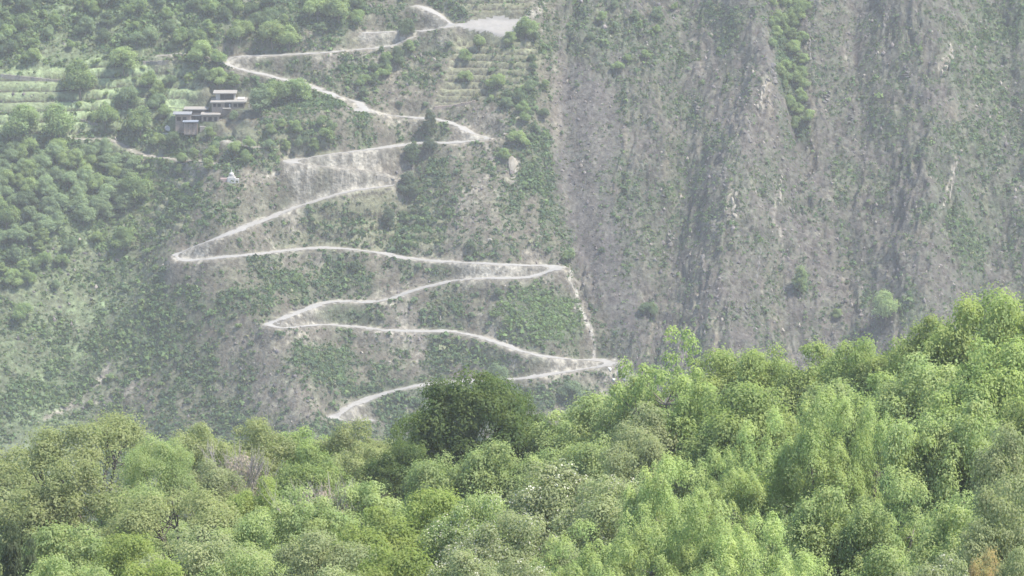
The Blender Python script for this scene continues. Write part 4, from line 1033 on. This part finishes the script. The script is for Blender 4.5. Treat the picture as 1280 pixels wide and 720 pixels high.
# ------------------------------------------------------------------ the near slope and its trees
# px, py of crown top, width px, distance, height m, species, tone, label
FT = [
 (20, 568, 140, 425, 11, 'round', 'olive', 'olive crowned tree at the left end of the wood skyline'),
 (122, 527, 185, 400, 12, 'airy', 'olive', 'wide flat topped olive tree showing its dark forked limbs, tallest at the left'),
 (200, 549, 105, 380, 10, 'airy', 'light', 'light green tree with a thin visible trunk right of the wide flat topped one'),
 (253, 531, 115, 430, 11, 'round', 'olive', 'yellowish olive tree on the skyline left of centre'),
 (322, 534, 115, 436, 11, 'round', 'olive', 'olive tree on the skyline below the left bends of the road'),
 (385, 536, 115, 440, 11, 'round', 'mid', 'mid green skyline tree left of the lowest road hairpin'),
 (448, 532, 105, 436, 11, 'round', 'olive', 'brownish olive skyline tree just under the lowest road hairpin'),
 (520, 515, 90, 432, 11, 'round', 'dark', 'dark tree tucked against the left side of the big dark domed tree'),
 (595, 461, 152, 410, 14.5, 'dome', 'dark', 'big dark domed tree standing highest in the centre of the wood'),
 (655, 500, 70, 425, 11, 'round', 'dark', 'dark lower shoulder tree on the right of the big domed tree'),
 (290, 566, 80, 396, 9, 'twiggy', 'grey', 'grey brown twiggy tree behind the left middle crowns'),
 (262, 580, 90, 392, 9, 'loose', 'sage', 'pale sage tree beside the grey brown twiggy one'),
 (382, 560, 95, 392, 9.5, 'broad', 'mid', 'vivid mid green leafy tree below the skyline left of centre'),
 (450, 552, 100, 405, 10, 'round', 'olive', 'brown green rounded tree below the lowest road hairpin'),
 (505, 560, 90, 395, 9.5, 'loose', 'dark', 'dark loose tree with a black hollow beneath the big domed tree'),
 (712, 512, 110, 408, 10, 'broad', 'light', 'light green tree right of the big dark domed tree'),
 (768, 492, 120, 400, 10.5, 'broad', 'light', 'light green tree below the road on the right of centre'),
 (838, 416, 118, 392, 12, 'sparse', 'mid', 'open twiggy tree with gaps standing against the grey cliff'),
 (800, 470, 90, 396, 10, 'broad', 'light', 'light tree at the left foot of the open twiggy tree'),
 (905, 438, 118, 405, 11, 'broad', 'yellow', 'yellow green skyline tree right of the open twiggy tree'),
 (962, 432, 105, 402, 11, 'broad', 'yellow', 'second yellow green skyline tree from the open twiggy tree'),
 (1020, 432, 110, 398, 11, 'broad', 'yellow', 'yellow green skyline tree in the middle of the right ridge'),
 (1070, 424, 90, 392, 11, 'broad', 'mid', 'greener skyline tree where the right ridge begins to climb'),
 (1122, 424, 110, 388, 11, 'broad', 'yellow', 'skyline tree right under the lone round hillside tree'),
 (1172, 396, 105, 372, 11.5, 'broad', 'yellow', 'skyline tree on the step up to the highest right crown'),
 (1222, 368, 140, 362, 12, 'broad', 'yellow', 'tallest yellow green tree of the right skyline'),
 (1285, 364, 130, 352, 12, 'broad', 'yellow', 'tall tree cut by the right edge on the skyline'),
 # second tier
 (80, 588, 150, 345, 10, 'round', 'olive', 'brownish olive tree below the wide flat topped tree'),
 (22, 612, 120, 350, 9, 'loose', 'sage', 'pale sage tree at the left edge under the olive skyline tree'),
 (170, 612, 110, 352, 9, 'loose', 'light', 'light loose tree below the thin trunked tree'),
 (225, 618, 180, 330, 9.5, 'airy', 'olive', 'wide feathery olive tree in the left middle of the wood'),
 (325, 598, 90, 350, 8.5, 'broad', 'lime', 'small bright lime tree left of the bare twiggy bush'),
 (405, 606, 80, 345, 8, 'twiggy', 'grey', 'bare grey twiggy bush among the left crowns'),
 (375, 618, 110, 335, 8.5, 'loose', 'light', 'pale tree behind the bare grey twiggy bush'),
 (445, 605, 110, 345, 9, 'broad', 'light', 'light green tree below the brown green rounded one'),
 (548, 568, 110, 352, 9.5, 'broad', 'light', 'light green tree just under the left half of the big dark tree'),
 (622, 552, 120, 350, 10, 'broad', 'light', 'light green rounded tree under the middle of the big dark tree'),
 (672, 566, 90, 350, 9.5, 'broad', 'light', 'light tree right of the rounded tree under the big dark tree'),
 (745, 545, 120, 348, 10, 'broad', 'light', 'light green tree in the second row right of centre'),
 (825, 510, 110, 350, 10.5, 'loose', 'sage', 'greyish sage tree left of the dark hollowed walnut'),
 (795, 540, 100, 340, 9.5, 'loose', 'sage', 'pale sage tree below the greyish one right of centre'),
 (880, 480, 110, 350, 11, 'broad', 'mid', 'fresh green tree under the first yellow green skyline tree'),
 (938, 480, 150, 340, 11.5, 'broad', 'mid', 'large leafy walnut with a dark hollow in its lower crown'),
 (1030, 478, 120, 345, 11, 'broad', 'light', 'leafy tree behind the tall wispy willows'),
 (1095, 470, 130, 340, 11, 'broad', 'mid', 'leafy green tree right of the wispy willows, second row'),
 (1165, 452, 140, 330, 11.5, 'broad', 'light', 'large leafy tree below the step in the right skyline'),
 (1240, 425, 150, 320, 12, 'broad', 'mid', 'large leafy tree under the tallest right skyline tree'),
 (1292, 470, 120, 300, 11, 'broad', 'yellow', 'bright tree cut by the right edge, second row'),
 # third tier
 (160, 668, 120, 295, 7.5, 'broad', 'lime', 'bright lime tree near the left bottom beside the pale boulder'),
 (95, 655, 130, 300, 8, 'broad', 'light', 'fresh green tree right of the dark cypress'),
 (250, 668, 130, 290, 7.5, 'loose', 'sage', 'greyish feathery tree at the bottom left of centre'),
 (318, 652, 110, 295, 8, 'loose', 'light', 'pale loose tree at the bottom, left of the lime trees'),
 (395, 668, 120, 280, 7.5, 'loose', 'sage', 'silvery tree at the bottom, left of the large lime tree'),
 (465, 638, 130, 292, 8.5, 'broad', 'lime', 'large bright lime tree in the lower middle left'),
 (545, 612, 130, 296, 9, 'broad', 'lime', 'large lime tree left of the white blossoming tree'),
 (600, 625, 110, 290, 8.5, 'loose', 'light', 'pale green tree between the lime and the blossoming tree'),
 (690, 578, 150, 300, 9.5, 'loose', 'sage', 'tree covered in whitish blossom in the lower centre', ),
 (765, 600, 130, 292, 9, 'loose', 'sage', 'second blossoming tree, right of the fullest one'),
 (640, 650, 130, 268, 8, 'loose', 'sage', 'lower blossoming tree at the bottom centre'),
 (720, 655, 140, 255, 8, 'willow', 'willow', 'wispy green willow at the bottom under the blossoming trees'),
 (830, 580, 120, 285, 9.5, 'willow', 'willow', 'wispy pale willow right of the blossoming trees'),
 (900, 560, 110, 290, 9.5, 'willow', 'willow', 'slender wispy willow left of the tallest one'),
 (960, 515, 115, 292, 11, 'willow', 'willow', 'tall wispy willow left of the tallest pair'),
 (1030, 500, 120, 290, 11.5, 'willow', 'willow', 'tallest wispy willow in the right centre'),
 (1090, 505, 100, 290, 11, 'willow', 'willow', 'wispy willow right of the tallest one'),
 (1150, 520, 110, 285, 10.5, 'broad', 'light', 'leafy tree just right of the wispy willows'),
 (1215, 500, 120, 285, 10.5, 'broad', 'light', 'leafy tree with a dark trunk showing, right side'),
 (1275, 540, 110, 262, 9.5, 'loose', 'sage', 'silvery tree at the right edge, lower half'),
 # front tier
 (15, 650, 42, 262, 9, 'cypress', 'cypress', 'dark narrow cypress at the bottom left corner'),
 (38, 668, 30, 258, 8, 'cypress', 'cypress', 'shorter dark cypress right of the one at the corner'),
 (70, 700, 120, 245, 7, 'loose', 'light', 'pale crown at the bottom edge right of the cypresses'),
 (190, 702, 140, 240, 7, 'broad', 'lime', 'lime crown rising from the bottom edge at left'),
 (300, 700, 130, 240, 7, 'loose', 'light', 'pale green crown at the bottom edge left of centre'),
 (480, 682, 130, 245, 7.5, 'broad', 'lime', 'yellow lime crown at the bottom edge, below the large lime tree'),
 (565, 690, 120, 240, 7.5, 'loose', 'sage', 'blossoming crown at the bottom edge left of centre'),
 (650, 705, 120, 232, 7.5, 'loose', 'sage', 'whitish blossoming crown cut by the bottom edge in the centre'),
 (800, 640, 130, 245, 8.5, 'willow', 'willow', 'wispy willow near the bottom, right of centre'),
 (880, 625, 130, 245, 9, 'willow', 'willow', 'wide wispy willow near the bottom below the walnut'),
 (955, 640, 120, 240, 9, 'willow', 'willow', 'wispy willow at the bottom under the tall pair'),
 (1040, 610, 130, 250, 9.5, 'broad', 'light', 'fresh leafy tree at the bottom, right of the willows'),
 (1125, 592, 140, 248, 9.5, 'willow', 'light', 'soft green willow with a dark slit in the lower right'),
 (1195, 625, 120, 240, 9, 'broad', 'light', 'light leafy tree left of the silvery bushes, lower right'),
 (1262, 610, 120, 232, 9, 'loose', 'sage', 'silvery bush tree at the right edge below the larger silvery one'),
 (1090, 690, 130, 215, 8, 'loose', 'light', 'pale crown at the bottom edge, lower right'),
 (1180, 700, 120, 212, 8, 'loose', 'sage', 'whitish flowering crown on the bottom edge at right'),
 (1235, 700, 60, 205, 7, 'loose', 'rust', 'small rust and yellow bush at the bottom right'),
 (1000, 702, 130, 222, 8, 'willow', 'willow', 'wispy crown on the bottom edge right of centre'),
 (880, 708, 130, 222, 8, 'willow', 'willow', 'wispy crown cut by the bottom edge in the right centre'),
 (760, 712, 120, 225, 8, 'willow', 'willow', 'wispy crown cut by the bottom edge right of the blossom'),
 (400, 712, 130, 232, 7, 'loose', 'sage', 'greyish crown cut by the bottom edge left of the lime crown'),
 (1275, 690, 90, 214, 8, 'loose', 'sage', 'grey green bush in the bottom right corner'),
 (120, 722, 110, 225, 7, 'loose', 'light', 'crown barely rising over the bottom edge at left'),
]
side = random.Random(5)
for k in range(30):                      # the wood goes on a little past both ends of the view
    right = k % 2
    d = (420, 385, 350, 315, 285, 255)[(k // 2) % 6] + side.uniform(-10, 10)
    off = 70 + 105 * (k // 2 % 5) + side.uniform(-25, 25)
    py = (372 + (420 - d) * 1.5 if right else 585 + (420 - d) * .7) + side.uniform(-12, 12)
    FT.append((1290 + off if right else -off, py, 135, d, 10.5, side.choice(['broad', 'round', 'loose']), side.choice(['mid', 'light', 'yellow'] if right else ['olive', 'light', 'sage']),
               'leafy tree standing past the right hand end of the near wood' if right else 'leafy tree standing past the left hand end of the near wood'))
BLOOM = ('blossom', 'flowering')
tp = []
for px, py, w, d, h, sp, tone, lab in FT:
    a, b = ray(px, py)
    tp.append((float(a) * d, d, CZ + float(b) * d - h))
tp = np.array(tp)
gx = np.concatenate([outward(-81, -640, 18)[::-1], np.arange(-80, 80.1, 2), outward(81, 640, 18)])
gy = np.concatenate([[-30.0, 40, 90, 130, 160], np.arange(180, 470, 2.5), np.linspace(475, 700, 40), np.linspace(720, 910, 12)])
GX, GY = np.meshgrid(gx, gy)
def ground(x, y):
    x = np.asarray(x, float); y = np.asarray(y, float)
    xc = np.clip(x, -75, 75); yc = np.clip(y, 205, 440)
    d2 = (xc[..., None] - tp[:, 0]) ** 2 + (yc[..., None] - tp[:, 1]) ** 2
    w = np.exp(-d2 / (2 * 13.0 ** 2)) + 1e-6 * np.exp(-d2 / (2 * 60.0 ** 2)) + 1e-12
    res = tp[:, 2] - (257 - 0.215 * (tp[:, 1] - 200) + 0.06 * tp[:, 0])
    g = 257 - 0.215 * (yc - 200) + 0.06 * xc + (w * res).sum(-1) / w.sum(-1)
    g = g + np.where(y > 440, -(y - 440) * 0.55 - 0.0006 * (y - 440) ** 2, 0) + np.where(y < 205, (205 - y) * 0.27, 0)
    g = np.maximum(g, -215 + 0 * y)
    return g + 0.25 * fbm(x / 6, y / 6, 3, 500)
GZ = ground(GX, GY)
near_cam = np.hypot(GX, GY) 
GZ = np.where(GY < 60, np.minimum(GZ, CZ - 3.0), GZ)
link('near_slope', mesh_np('near_slope', np.stack([GX, GY, GZ], -1), grid_faces(len(gx), len(gy)), 4, True), M['near'], kind='structure')
# valley floor joins both slopes
HEDGE = H[0, :].min()
link('valley_floor', mesh_np('valley_floor', [(-640, 640, -208), (640, 640, -208), (640, 990, -209), (-640, 990, -209)], [(0, 1, 2, 3)], 4), M['near'], kind='structure')

for i, (px, py, w, d, h, sp, tone, lab) in enumerate(FT):
    a, b = ray(px, py)
    x, y, zt = float(a) * d, d, CZ + float(b) * d
    g = float(ground(x, y))
    hh = max(zt - g + 0.2, 4.5)
    plant({'cypress': 'cypress', 'willow': 'willow_tree', 'twiggy': 'bare_tree'}.get(sp, 'broadleaf_tree'), sp, (x, y, g - 0.2), w * d / F * 1.2, hh * 1.03, tone, lab, 'tree',
          group='trees past the right end of the wood' if 'past the right' in lab else 'trees past the left end of the wood' if 'past the left' in lab else None,
          bark='bark_dark' if sp == 'airy' or tone == 'dark' else ('twig' if sp == 'twiggy' else 'bark'), blossom=any(k in lab for k in BLOOM))

# undergrowth under and between the near trees
def undergrowth(n, seed):
    r = np.random.default_rng(seed)
    y = r.uniform(205, 450, n); x = r.uniform(-1, 1, n) * (y * 640 / F + 34)
    z = ground(x, y)
    s = r.uniform(.5, 1.6, n)
    K = 26
    dd = r.normal(size=(n, K, 3)); dd[..., 2] = np.abs(dd[..., 2]); dd = unit(dd)
    pc = np.stack([x, y, z], -1)[:, None] + dd * (s[:, None] * r.uniform(.4, 1, (n, K)))[..., None] * np.array((1.1, 1.1, 1.3))
    nn = unit(dd + .5 * r.normal(size=dd.shape))
    me = mesh_np('undergrowth', leaves(pc.reshape(-1, 3), nn.reshape(-1, 3), .5, .26, r), quads(n * K), 4)
    col = np.array([(0.09, .13, .045), (.13, .17, .06), (.12, .14, .07)])[r.integers(0, 3, n)] * r.uniform(.8, 1.2, (n, 1))
    ca = me.color_attributes.new('tone', 'FLOAT_COLOR', 'POINT')
    ca.data.foreach_set('color', np.repeat(np.c_[col, np.ones(n)], K * 4, 0).astype(np.float32).ravel())
    link('undergrowth', me, M['scrub'], kind='stuff', label='tangled low undergrowth between the near trees', category='undergrowth')
undergrowth(7600, 4)

# ------------------------------------------------------------------ haze
hz_m, nt, out = new_mat('haze_air')
vol = nt.nodes.new('ShaderNodeVolumePrincipled')
vol.inputs['Color'].default_value = (1.0, 0.965, 0.90, 1)
vol.inputs['Density'].default_value = 0.0001
vol.inputs['Anisotropy'].default_value = 0.3
nt.links.new(vol.outputs[0], out.inputs['Volume'])
top = max(float(H.max()), CZ, float(GZ.max())) + 6
bm_ = box_mesh('haze', [(-700, 700, -60, 1960, -240, top)])
link('haze', bm_, hz_m, kind='stuff')
print('haze top', top, 'verts', sum(len(m.vertices) for m in bpy.data.meshes))

print('TRIS', sum(sum(len(p.vertices) - 2 for p in m.polygons) if len(m.polygons) < 5000 else len(m.polygons) * (1 if m.name.startswith('scrub') else 2) for m in bpy.data.meshes), 'scrub', len(bpy.data.meshes['scrub'].polygons))
